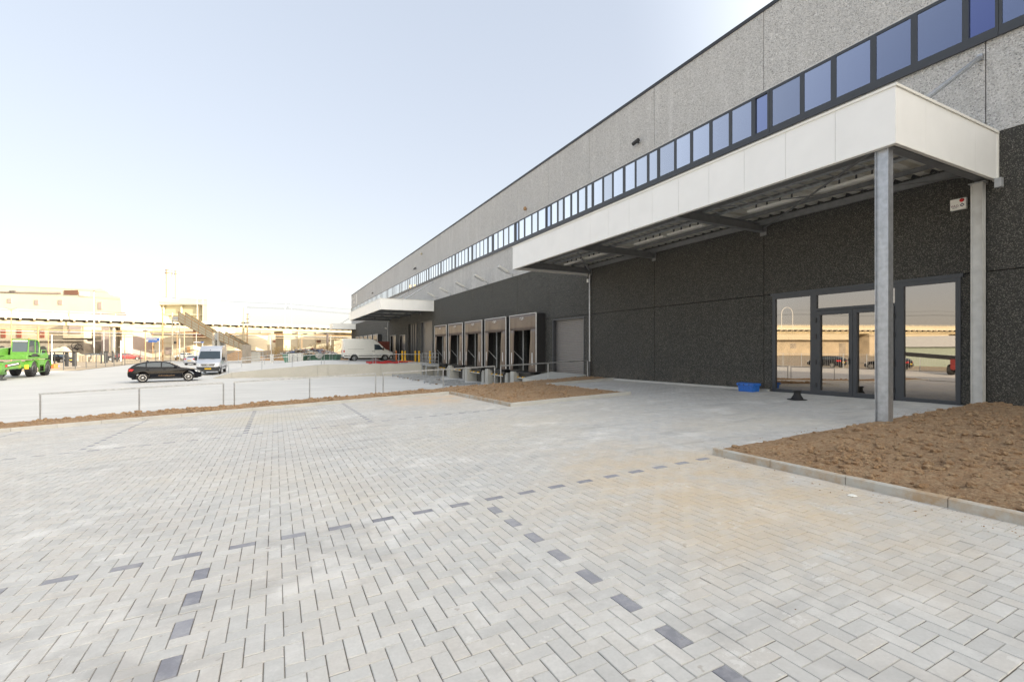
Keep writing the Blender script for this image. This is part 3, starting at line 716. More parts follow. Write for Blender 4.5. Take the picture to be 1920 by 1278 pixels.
canopy(103, 109.3, 10.4, 'small distant white canopy at the far end of the warehouse', [103.3,109], [106], brace=False, tie=((103.2,8.5,11.2),))
def hcol(mb, x, y, z0, z1, d=.17, wd=.18, tf=.011, tw=.008):   # flanges at +-Y ends
    mb.box(x-d/2,x+d/2,y-wd/2,y-wd/2+tf,z0,z1); mb.box(x-d/2,x+d/2,y+wd/2-tf,y+wd/2,z0,z1); mb.box(x-tw/2-.045,x+tw/2-.045,y-wd/2+tf,y+wd/2-tf,z0,z1)
mb = MB(); hcol(mb, 10.68, 5.02, -.3, 5.34, .18, .23); mb.build('column', M['galvanised'], c1)
mb = MB(); hcol(mb, 14.86, 5.05, -.1, 5.34, .18, .21); mb.build('column', M['galv_light'], c1)
for q in ((10.55,10.8,4.88,5.16,5.34,5.35),(14.75,14.95,4.9,5.2,5.34,5.355),(14.70,14.82,4.60,4.72,5.12,5.33)): mb = MB(); mb.box(*q); mb.build('bracket', M['galv_matt'], c1)

# downpipe, lamps, sign
def downpipe(x, y, z0, z1, label):
    t = empty('downpipe', (x,y,z0), label=label, category='downpipe')
    mb = MB(); mb.cyl((x,y,z0),(x,y,z1),.045,14); mb.build('pipe', M['galvanised'], t, smooth=R(40))
    mb = MB()
    for zz in (z0+1.0, z0+2.6, z0+4.2): mb.cyl((x,y,zz),(x,y,zz+.05),.056,14); mb.box(x,14.99,y-.01,y+.01,zz+.01,zz+.04)
    mb.build('clamp', M['galv_matt'], t)
    return t
dp = downpipe(14.9, 20.55, -.05, 5.32, 'tall grey downpipe at the far end of the near canopy')
mb = MB(); mb.cyl((14.9,20.55,-.05),(14.9,20.55,.75),.06,14); mb.build('sleeve', M['dark_steel'], dp, smooth=R(40))
mb = MB(); mb.box(14.84,14.93,20.62,20.74,4.95,5.12); mb.build('junction_box', M['white_trim'], dp)
downpipe(14.9, 71.0, -.1, 5.3, 'distant grey downpipe beyond the middle canopy, behind the white van')
for k, yy in enumerate((29.8,34.18,38.54,42.97,47.15)):
    t = empty('floodlight', (14.98,yy,6.5), label=f'angled white floodlight on the wall edge, {NTH[k]} of the five above the dock shelters', category='floodlight', group='floodlights above the dock shelters')
    mb = MB(); mb.bar((14.5,yy,6.80),(13.86,yy+.05,7.14),.40,.17); mb.bar((14.64,yy,6.74),(14.5,yy,6.80),.3,.14); mb.build('lamp_head', M['galv_light'], t, bev=.01)
    mb = MB(); mb.bar((14.44,yy,6.72),(13.90,yy+.05,7.01),.34,.012); mb.build('lens', M['lamp_clear'], t)
    mb = MB(); mb.bar((14.57,yy,6.74),(14.90,yy,6.62),.05,.05); mb.box(14.88,14.985,yy-.07,yy+.07,6.45,6.65); mb.build('bracket', M['galv_matt'], t)
for k,(yy,zz) in enumerate(((16.86,10.92),(55.5,10.9),(83.1,10.85))):
    t = empty('wall_spotlight', (14.9,yy,zz), label=('black cylinder spotlight on the near upper wall','black cylinder spotlight halfway along the upper wall','black cylinder spotlight on the far upper wall')[k], category='wall light', group='black spotlights on the upper wall')
    mb = MB(); l = .19 if k == 0 else .3; mb.cyl((14.80,yy-l,zz+.03),(14.80,yy+l,zz-.03),.085,16); mb.build('lamp_body', M['black_plastic'], t, smooth=R(40)); mb = MB(); mb.box(14.80,15,yy-.04,yy+.04,zz-.03,zz+.03); mb.build('bracket', M['black_plastic'], t)
for nm, yy, zz, lb, mt in (('alarm_beacon',52.9,12.2,'small cream alarm beacon high on the far upper wall','cream'),('wall_sensor',27.8,10.75,'small brown sensor on the upper wall under the roof edge','rust_steel')):
    mb = MB(); mb.lathe([(.02,-.12),(.10,-.1),(.11,.02),(.06,.12),(.01,.14)], (14.88,yy,zz), n=12); mb.box(14.88,14.99,yy-.03,yy+.03,zz-.03,zz+.03); mb.build(nm, M[mt], label=lb, category='beacon' if 'alarm' in nm else 'sensor')
for yy, zz, lb in ((46.8,3.25,'small white twin head wall lamp beside the farthest front shelter'),(72.0,4.4,'tiny white wall lamp beyond the middle canopy')):
    mb = MB(); mb.box(14.9,14.99,yy-.1,yy+.1,zz-.08,zz+.04)
    for s in (-.15,.15): mb.lathe([(.03,0),(.07,.03),(.09,.1),(.085,.13)], (14.78,yy+s,zz-.05), n=10)
    mb.bar((14.85,yy-.2,zz),(14.85,yy+.2,zz),.04,.04); mb.build('wall_lamp', M['white_trim'], label=lb, category='wall light')
al = empty('alarm_box', (15,5.43,4.98), label='white alarm box with red dome lamp and VAG lettering on the dark wall', category='alarm box')
mb = MB(); mb.box(14.90,14.985,5.28,5.585,4.83,5.10); mb.build('housing', M['white_trim'], al, bev=.008)
mb = MB(); mb.lathe([(.045,0),(.045,-.012),(.033,-.03),(.012,-.04)], (14.90,5.36,5.045), 'x', 20); mb.build('dome_lamp', M['lamp_red'], al, smooth=R(50))
simple('sign_ink', (.16,.03,.08), .6); simple('sign_navy', (.04,.03,.08), .6)
text_obj('VAG', .075, M['sign_ink'], (14.899,5.495,4.905), (0,-1,0), parent=al)
text_obj('security', .028, M['sign_navy'], (14.899,5.495,4.875), (0,-1,0), parent=al)
mb = MB(); c = (5.355,4.93)
for a in range(4):
    p = [(14.899, c[0]+r_*math.cos(math.pi/2*q), c[1]+r_*math.sin(math.pi/2*q)) for r_, q in ((.045,a),(.045,a+1),(.024,a+1),(.024,a))]
    mb.prism(p, (-.003,0,0))
mb.build('emblem', M['sign_navy'], al)
# things seen inside the strip windows
t = empty('ladder', (15.6,8.8,8.46), label='white ladder standing inside the strip window above the near canopy', category='ladder')
for yy in (12.15,12.75):
    mb = MB(); mb.bar((15.3,yy,8.46),(15.3,yy,10.4),.05,.05); mb.build('rail', M['ladder'], t)
mb = MB()
for k in range(6): mb.bar((15.3,12.15,8.75+.28*k),(15.3,12.75,8.75+.28*k),.05,.035)
mb.build('rung', M['ladder'], t)
mb = MB(); mb.prism([(15.025,Yw(1158.5),9.45),(15.025,Yw(1166),9.40),(15.025,Yw(1168),9.62),(15.025,Yw(1166.5),9.82),(15.025,Yw(1160),9.75)],(-.004,0,0)); mb.build('paper_notice', M['white_trim'], label='torn white paper notice stuck on a strip window pane', category='paper')
mb = MB(); mb.box(15.02,15.028,Yw(1291.5),Yw(1288.5),9.42,9.52); mb.build('sticker', M['yellow'], label='tiny pale yellow sticker on a strip window pane', category='sticker')
# ================================================================ RAILS AND YARD FURNITURE
def handrail(name, pts, h, label, group, mid=False, r=.024):
    t = empty(name, pts[0], label=label, category='handrail', group=group)
    for p in pts:
        mb = MB(); mb.cyl((p[0],p[1],p[2]-.15),(p[0],p[1],p[2]+h-.03),r,10); mb.build('post', M['galvanised'], t, smooth=R(40))
    mb = MB()
    for a, b in zip(pts[:-1], pts[1:]): mb.bar((a[0],a[1],a[2]+h),(b[0],b[1],b[2]+h),.055,.055)
    mb.bar((pts[0][0]-.027,pts[0][1],pts[0][2]+h),(pts[0][0]+.0,pts[0][1],pts[0][2]+h),.053,.053)
    mb.build('top_rail', M['galvanised'], t)
    if mid:
        for zz in mid:
            mb = MB()
            for a, b in zip(pts[:-1], pts[1:]): mb.bar((a[0],a[1],a[2]+zz),(b[0],b[1],b[2]+zz),.04,.04)
            mb.build('mid_rail', M['galvanised'], t)
    return t
FRL = ['leftmost front handrail, standing in the soil strip left of the black car','second front handrail from the left along the soil strip','third front handrail from the left, behind the small soil bed corner','rightmost front handrail, ending at the grey downpipe']
for lb, xs_ in zip(FRL, ((-6.82,-4.25,-1.74),(-1.39,1.21,3.79),(4.1,6.78,9.34),(9.66,12.3,14.72))):
    handrail('handrail', [(x,20.5,G(x,20.5)+.05) for x in xs_], .90, lb, 'galvanised handrails along the soil strip')
mb = MB()
rz = lambda x: float(zt(x))
for lb, xs_ in (('ramp handrail left section, sloping down beside the silver van',(-3.54,-1.07,1.3,3.7)),('ramp handrail middle section, on top of the retaining wall',(3.95,6.1,8.28)),('ramp handrail right section, before the red hoses',(8.54,10.72,12.93))):
    handrail('ramp_handrail', [(x,46.12,rz(x)) for x in xs_], .95, lb, 'handrails along the near edge of the ramp')
for lb, xs_ in (('far ramp handrail lower section, beyond the silver van',(-3.6,-1.2,1.2)),('far ramp handrail middle section, in front of the green skip',(1.5,3.8,6.1)),('far ramp handrail right section, behind the white van',(6.4,8.8,11.2))):
    handrail('ramp_handrail', [(x,63.6,rz(x)) for x in xs_], .95, lb, 'handrails along the far edge of the ramp')
t = empty('steel_platform', (13,45,-1.3), label='small grey steel platform with railings beside the farthest front dock shelter', category='platform')
mb = MB(); mb.box(12.95,14.3,44.5,45.95,-.22,-.12); mb.box(12.95,14.3,44.5,44.56,-.34,-.22); mb.build('deck', M['galv_matt'], t)
for x_, y_ in ((13.02,44.58),(14.2,44.58),(13.02,45.85),(14.2,45.85)):
    mb = MB(); mb.box(x_-.05,x_+.05,y_-.05,y_+.05,-1.35,-.22); mb.build('leg', M['galv_matt'], t)
for y_ in (44.55,45.9):
    mb = MB()
    for x_ in (13.0,13.62,14.25): mb.bar((x_,y_,-.12),(x_,y_,.95),.05,.05)
    for z_ in (.93,.55,.2): mb.bar((13.0,y_,z_),(14.25,y_,z_),.045,.045)
    mb.build('railing', M['galvanised'], t)
BL = [(13.14,57.75,'orange','orange bollard standing furthest back, beside the front of the white van'),(13.24,55.13,'yellow','thin yellow bollard, left one of the pair right of the orange bollard'),(13.53,54.98,'yellow','thin yellow bollard, right one of the pair right of the orange bollard'),(14.47,53.9,'yellow','thick yellow bollard, left one of the pair under the middle canopy'),(14.27,51.6,'yellow','thick yellow bollard, right one of the pair under the middle canopy'),(14.35,47.7,'yellow','yellow bollard seen through the steel platform railing')]
for x_, y_, m_, lb in BL:
    mb = MB(); mb.cyl((x_,y_,-.3),(x_,y_,1.08),.10,14); mb.lathe([(.10,1.08),(.09,1.12),(.04,1.14)], (x_,y_,0), n=14); mb.build('bollard', M[m_ if m_ == 'yellow' else 'orange'], label=lb, category='bollard', group='yellow and orange bollards by the loading doors', smooth=R(40))
PP = [(9.70,12.3,44.1),(9.80,12.4,41.9),(9.90,12.4,41.1),(9.95,12.7,38.9),(10.0,12.65,38.1),(10.0,12.7,34.7),(10.1,12.8,33.6),(10.4,13.1,31.2)]
ORD = ['first','second','third','fourth','fifth','sixth','seventh','nearest']
for k,(a,b,y_) in enumerate(PP):
    z_ = YZ(11,y_)+.17; t = empty('steel_post', ((a+b)/2,y_,z_-.1), label=f'galvanised steel post lying on the concrete yard, {ORD[k]} counted from the ramp wall' if k < 7 else 'galvanised steel post lying on the yard, nearest to the soil bed', category='steel post', group='galvanised steel posts lying on the yard')
    mb = MB(); mb.bar((a,y_,z_),(b,y_+.05,z_),.16,.16); mb.build('tube', M['galvanised'], t)
    mb = MB(); mb.bar((a-.015,y_,z_),(a,y_,z_),.26,.26); mb.build('end_plate', M['galv_matt'], t)
    for q in (.18,.85):
        mb = MB(); x_ = a+(b-a)*q; mb.box(x_-.04,x_+.04,y_-.16,y_+.16,z_-.17,z_-.08); mb.build('timber', M['wood'], t)
t = empty('red_slings', (10,47.8,-.1), label='heap of red lifting slings and hoses lying on the ramp edge', category='slings')
rr = random.Random(4)
for k in range(7):
    mb = MB(); x0_ = 7.8+rr.random()*1.2; x1_ = 10.8+rr.random()*1.6; yb_ = 47.1+.22*k
    mb.tube([(x0_+(x1_-x0_)*i/14, yb_+.22*math.sin(i*.7+k*1.7), -.05+.05*abs(math.sin(i*.5+k))+.02*k) for i in range(15)], .055, 6)
    mb.build('hose', M['red'] if k != 5 else M['black_rubber'], t, smooth=True)
mb = MB()
for k in range(9): mb.bar((10.9+rr.random()*1.9,48+rr.random(),.02+rr.random()*.12),(11.3+rr.random()*1.9,48.2+rr.random(),.02+rr.random()*.12),.16,.07)
mb.build('strap_pile', M['orange'], t)

# entrance foreground things
t = empty('storage_crate', (14.5,10.85,-.03), label='blue plastic storage crate with worn lid on the paving by the dark wall', category='crate')
zc = G(14.5,10.85)
mb = MB(); a, b, c_, d_ = 14.32,14.68,10.55,11.13
vs = [(x,y,z) for z,i in ((zc,.02),(zc+.25,0)) for x,y in ((a+i,c_+i),(b-i,c_+i),(b-i,d_-i),(a+i,d_-i))]
mb.add(vs,[(0,3,2,1),(0,1,5,4),(1,2,6,5),(2,3,7,6),(3,0,4,7),(4,5,6,7)]); mb.build('tub', M['blue_plastic'], t)
mb = MB(); mb.box(a-.025,b+.025,c_-.03,d_+.03,zc+.205,zc+.285); mb.build('rim', M['blue_plastic'], t, bev=.008)
for s in (0,1):
    mb = MB(); y0_ = c_-.02+s*.31; mb.prism([(a-.02,y0_,zc+.288),(a+.19,y0_,zc+.305),(a+.38,y0_,zc+.288),(a+.38,y0_,zc+.278),(a-.02,y0_,zc+.278)],(0,.29,0)); mb.build('lid_flap', M['blue_plastic'], t)
mb = MB()
for y_ in (c_+.1,c_+.3,c_+.48): mb.box(a-.03,a-.024,y_,y_+.06,zc+.21,zc+.27)
mb.build('clip', M['blue_dirty'], t)
for y_ in (c_+.24,):
    mb = MB(); mb.box(a+.05,b-.05,c_-.055,c_-.03,zc+.22,zc+.25); mb.build('handle', M['blue_plastic'], t)
t = empty('rubber_base', (13.43,8.48,0), label='black waisted rubber base on the paving in front of the glass doors', category='rubber base'); zb_ = G(13.43,8.48)
mb = MB(); mb.lathe([(.25,.0),(.255,.012),(.20,.02)], (13.43,8.48,zb_+.002), n=32); mb.build('foot_plate', M['black_rubber'], t)
mb = MB(); mb.lathe([(.16,.02),(.15,.05),(.125,.09),(.095,.14),(.085,.20),(.09,.235)], (13.43,8.48,zb_), n=32); mb.build('cone', M['black_rubber'], t, smooth=R(50))
mb = MB(); mb.lathe([(.115,.235),(.12,.25),(.12,.265),(.10,.275)], (13.43,8.48,zb_), n=32); mb.build('top_disc', M['black_plastic'], t)
mb = MB(); z_ = G(5.7,2.98)
mb.add([(5.7+.05*(1+.2*math.sin(3*a))*math.cos(a), 2.98+.045*math.sin(a), z_+.004) for a in [i*math.pi/8 for i in range(16)]]+[(5.7+.03*math.cos(a), 2.98+.03*math.sin(a), z_+.013) for a in [i*math.pi/8 for i in range(16)]], [(i,(i+1)%16,16+(i+1)%16,16+i) for i in range(16)]+[tuple(range(16,32))])
mb.build('white_blob', M['white_trim'], label='small white splash of dried mortar on the paving near the right kerb', category='mortar blob')

# ================================================================ VEHICLES
def shell(name, prof, hw, r, mat, parent, zc=(), xc=(), sm=.6):
    bm = bmesh.new(); vs = [bm.verts.new((x,0,z)) for x,z in prof]; bm.faces.new(vs)
    for z in zc: bmesh.ops.bisect_plane(bm, geom=bm.verts[:]+bm.edges[:]+bm.faces[:], plane_co=(0,0,z), plane_no=(0,0,1))
    for x in xc: bmesh.ops.bisect_plane(bm, geom=bm.verts[:]+bm.edges[:]+bm.faces[:], plane_co=(x,0,0), plane_no=(1,0,0))
    bm.verts.index_update()
    area = sum(prof[i][0]*prof[(i+1)%len(prof)][1]-prof[(i+1)%len(prof)][0]*prof[i][1] for i in range(len(prof)))
    sg = 1 if area > 0 else -1
    # order boundary
    be = [e for e in bm.edges if len(e.link_faces) == 1]; nxt = {}
    for e in be:
        for l in e.link_loops: nxt[l.vert.index] = l.link_loop_next.vert.index
    co = {v.index: (v.co.x, v.co.z) for v in bm.verts}
    prv = {b:a for a,b in nxt.items()}; shr = {}
    fl = sum(co[a][0]*co[b][1]-co[b][0]*co[a][1] for a,b in nxt.items()); s2 = 1 if fl > 0 else -1
    for v in nxt:
        a, c, b = Vector(co[prv[v]]), Vector(co[v]), Vector(co[nxt[v]])
        n = Vector((0,0))
        for p, q in ((a,c),(c,b)):
            d = (q-p)
            if d.length > 1e-6: d.normalize(); n += Vector((-d.y, d.x))*s2
        if n.length > 1e-6: n.normalize()
        shr[v] = c+n*r*.8
    V = []; F = []; idx = {}
    for sd in (1,-1):
        for v in co:
            p = shr.get(v, Vector(co[v])); idx[(sd,v,'c')] = len(V); V.append((p[0], sd*hw(p[0],p[1]), p[1]))
        for v in nxt:
            p = co[v]; idx[(sd,v,'b')] = len(V); V.append((p[0], sd*(hw(p[0],p[1])-r), p[1]))
    for sd in (1,-1):
        for f in bm.faces: F.append(tuple(idx[(sd,v.index,'c')] for v in f.verts))
        for a, b in nxt.items(): F.append((idx[(sd,a,'c')],idx[(sd,b,'c')],idx[(sd,b,'b')],idx[(sd,a,'b')]))
    for a, b in nxt.items(): F.append((idx[(1,a,'b')],idx[(1,b,'b')],idx[(-1,b,'b')],idx[(-1,a,'b')]))
    bm.free(); mb = MB(); mb.add(V, F); return mb.build(name, mat, parent, smooth=sm)
def arch(cx, r, z0, zc):
    a0 = math.asin(max(-1,min(1,(z0-zc)/r))); n = 12
    return [(cx-r*math.cos(a0+(math.pi-2*a0)*i/n), zc+r*math.sin(a0+(math.pi-2*a0)*i/n)) for i in range(n+1)]
def wheel(parent, x, y, r, wd, side, spokes=7, rim='alloy', rr=.66):
    mb = MB(); s = side
    mb.lathe([(r*rr,-wd/2),(r*.93,-wd/2),(r,-wd*.36),(r,wd*.36),(r*.93,wd/2),(r*rr,wd/2)], (x,y,r), 'y', 28); t = mb.build('wheel', M['black_rubber'], parent, smooth=R(35))
    mb = MB(); yo = y+s*wd*.5
    mb.lathe([(r*rr*1.0,0),(r*rr*1.0,s*.012),(r*rr*.88,s*.012),(r*rr*.86,-s*.03)], (x,yo,r), 'y', 28)
    for k in range(spokes):
        a = 2*math.pi*k/spokes+.2; d = Vector((math.cos(a),0,math.sin(a)))
        mb.bar(Vector((x,yo-s*.008,r))+d*.04, Vector((x,yo+s*.0,r))+d*r*rr*.9, .03, .075 if spokes < 9 else .035, up=(0,1,0) if False else (0,0,1)) if False else mb.prism([Vector((x,yo,r))+d*q+Vector((-d.z,0,d.x))*w_ for q,w_ in ((.03,.035),(r*rr*.92,.042),(r*rr*.92,-.042),(.03,-.035))], (0,-s*.02,0))
    mb.lathe([(.07,0),(.05,s*.012)], (x,yo,r), 'y', 14)
    mb.build('rim', M[rim], t)
def side_poly(mb, pts, hw, off=.006, m=0, sides=(1,-1)):
    for s in sides: mb.add([(x, s*(hw(x,z)+off), z) for x,z in pts], [tuple(range(len(pts)))], m)
def car(label, paint, loc, rz, kind='hatch', cat='car', group=None, red=False, simple_=False):
    t = empty('parked_car', loc, rz, local=True, label=label, category=cat, group=group)
    rw = .345; fa, ra = 1.40, -1.36
    prof = [(-2.16,.40)]+[(-1.9,.27)]+arch(ra,.42,.27,rw)+arch(fa,.42,.27,rw)+[(1.95,.25),(2.20,.30),(2.25,.50),(2.22,.68),(2.12,.80),(1.85,.90),(1.4,.97),(.98,1.03),(0,1.06),(-1.5,1.11),(-2.06,1.12),(-2.16,1.04),(-2.2,.85),(-2.24,.62),(-2.22,.45)]
    def hw(x,z):
        h = .895-.06*max(0,(z-.75)/.35)**2-.03*max(0,(.45-z)/.2)
        return h-.16*max(0,(abs(x)-1.6)/.65)**2
    shell('body', prof, hw, .035, M[paint], t, zc=(.42,.6,.78,.95), xc=(-2,-1.7,1.7,2.0))
    roof = {'hatch':[(1.02,1.0),(.75,1.16),(.25,1.43),(-.05,1.50),(-.6,1.535),(-1.2,1.50),(-1.65,1.40),(-1.98,1.22),(-2.08,1.08)],
            'sedan':[(1.0,1.0),(.72,1.14),(.22,1.37),(-.1,1.42),(-.7,1.42),(-1.05,1.36),(-1.5,1.16),(-1.7,1.06)]}[kind]
    zt_ = max(p[1] for p in roof)
    def hr(x,z): return .815-.22*max(0,(z-1.05)/.5)**1.2-.02*max(0,(-x-1.5))
    shell('roof', roof, hr, .05, M[paint], t, zc=(1.15,1.28,1.4))
    g = MB()
    if kind == 'hatch':
        side_poly(g, [(.60,1.11),(.20,1.36),(-.14,1.43),(-.22,1.43),(-.22,1.11)], hr)
        side_poly(g, [(-.30,1.11),(-.30,1.435),(-.75,1.44),(-1.12,1.41),(-1.12,1.13)], hr)
        side_poly(g, [(-1.2,1.14),(-1.2,1.40),(-1.5,1.34),(-1.80,1.19)], hr)
    else:
        side_poly(g, [(.58,1.10),(.18,1.30),(-.22,1.35),(-.22,1.10)], hr); side_poly(g, [(-.30,1.10),(-.30,1.355),(-.9,1.33),(-1.3,1.14)], hr)
    g.build('side_glass', M['car_glass'], t)
    def slope(A,B,name,mat=M['car_glass'],k0=.06,k1=.94,inset=.08):
        A, B = Vector((A[0],0,A[1])), Vector((B[0],0,B[1])); d = B-A; n = Vector((d.z,0,-d.x)).normalized()
        if n.x*(A.x+B.x) < 0: n = -n
        mb = MB(); P = []
        for q in (k0,k1):
            p = A+d*q+n*.008; P.append((p, hr(p.x,p.z)-inset))
        mb.add([(P[0][0].x,P[0][1],P[0][0].z),(P[0][0].x,-P[0][1],P[0][0].z),(P[1][0].x,-P[1][1],P[1][0].z),(P[1][0].x,P[1][1],P[1][0].z)],[(0,1,2,3)])
        return mb.build(name, mat, t)
    slope(roof[1],roof[2],'windscreen', k0=-.05)
    slope(roof[-2],roof[-3],'rear_window', k0=.0) if kind == 'hatch' else slope(roof[-2],roof[-3],'rear_window')
    for s in (1,-1):
        for ax in (fa, ra): wheel(t, ax, s*.80, rw, .21, s)
    mb = MB(); mb.box(-2.0,2.0,-.7,.7,.22,.45); mb.build('underbody', M['black_plastic'], t)
    if kind == 'hatch':
        mb = MB(); side_poly(mb, [(-.92,.27),(.95,.27),(.95,.36),(-.92,.36)], hw, .004); mb.build('sill', M['black_plastic'], t)
    for s in (1,-1):
        mb = MB(); mb.lathe([(.0,0),(.0,0)],(0,0,0)) if False else mb.box(.50,.68,s*.90-.08,s*.90+.08,1.02,1.16); mb.build('mirror', M[paint], t, bev=.03)
        mb = MB(); pts = [(2.17,.66),(2.10,.80),(1.78,.86),(1.86,.72)]; side_poly(mb, pts, hw, .012, sides=(s,)); y_ = s*hw(2.17,.7)
        mb.add([(2.19,y_+s*.01,.66),(2.13,y_+s*.01,.79),(2.17,y_-s*.32,.79),(2.245,y_-s*.32,.66)],[(0,1,2,3)]); mb.build('headlight', M['lamp_clear'], t)
        mb = MB(); side_poly(mb, [(-2.17,.82),(-2.12,1.02),(-1.85,.98),(-1.95,.84)], hw, .012, sides=(s,)); y_ = s*hw(-2.17,.9)
        mb.add([(-2.185,y_+s*.012,.82),(-2.15,y_+s*.012,1.02),(-2.205,y_-s*.30,1.02),(-2.235,y_-s*.30,.82)],[(0,1,2,3)]); mb.build('tail_light', M['lamp_red'], t)
        mb = MB()
        for x_ in (.02,-.98): mb.bar((x_,s*(hw(x_,.93)+.02),.93),(x_-.18,s*(hw(x_,.93)+.02),.935),.02,.03)
        mb.build('door_handle', M[paint], t)
        mb = MB(); 
        for x_ in (-.26, .88): side_poly(mb, [(x_,.42),(x_+.008,.42),(x_+.008,1.02),(x_,1.02)], hw, .003, sides=(s,))
        mb.build('door_gap', M['black_rubber'], t)
    mb = MB(); mb.add([(2.262,-.42,.52),(2.262,.42,.52),(2.25,.38,.70),(2.25,-.38,.70)],[(0,1,2,3)]); mb.add([(2.255,-.6,.30),(2.255,.6,.30),(2.268,.6,.44),(2.268,-.6,.44)],[(0,1,2,3)]); mb.build('grille', M['black_plastic'], t)
    mb = MB(); mb.box(-2.262,-2.25,-.26,.26,.66,.77); mb.box(2.27,2.28,-.26,.26,.42,.52); mb.build('number_plate', M['plate_yellow'] if cat != 'x' else M['white_edge'], t)
    return t
fwd = R(9.5); rwx, rwy = -8.70, 42.95
cxx = rwx+math.cos(fwd)*1.36-math.sin(fwd)*.85; cyy = rwy+math.sin(fwd)*1.36+math.cos(fwd)*.85
bc = car('glossy black compact crossover car parked side on in the concrete yard', 'black_paint', (cxx,cyy,-1.07), fwd)
mb = MB(); side_poly(mb, [(-.45,.47),(.55,.45),(.55,.475),(-.45,.495)], lambda x,z:.893, .003, sides=(-1,)); mb.build('side_reflection', M['rust_steel'], bc)  # coloured strip painted on as the warm reflection along the doors
mb = MB(); mb.prism([(-1.0,.38,1.50),(-1.12,.38,1.60),(-1.22,.38,1.50)],(0,-.03,0)); mb.build('antenna_fin', M['black_paint'], bc)

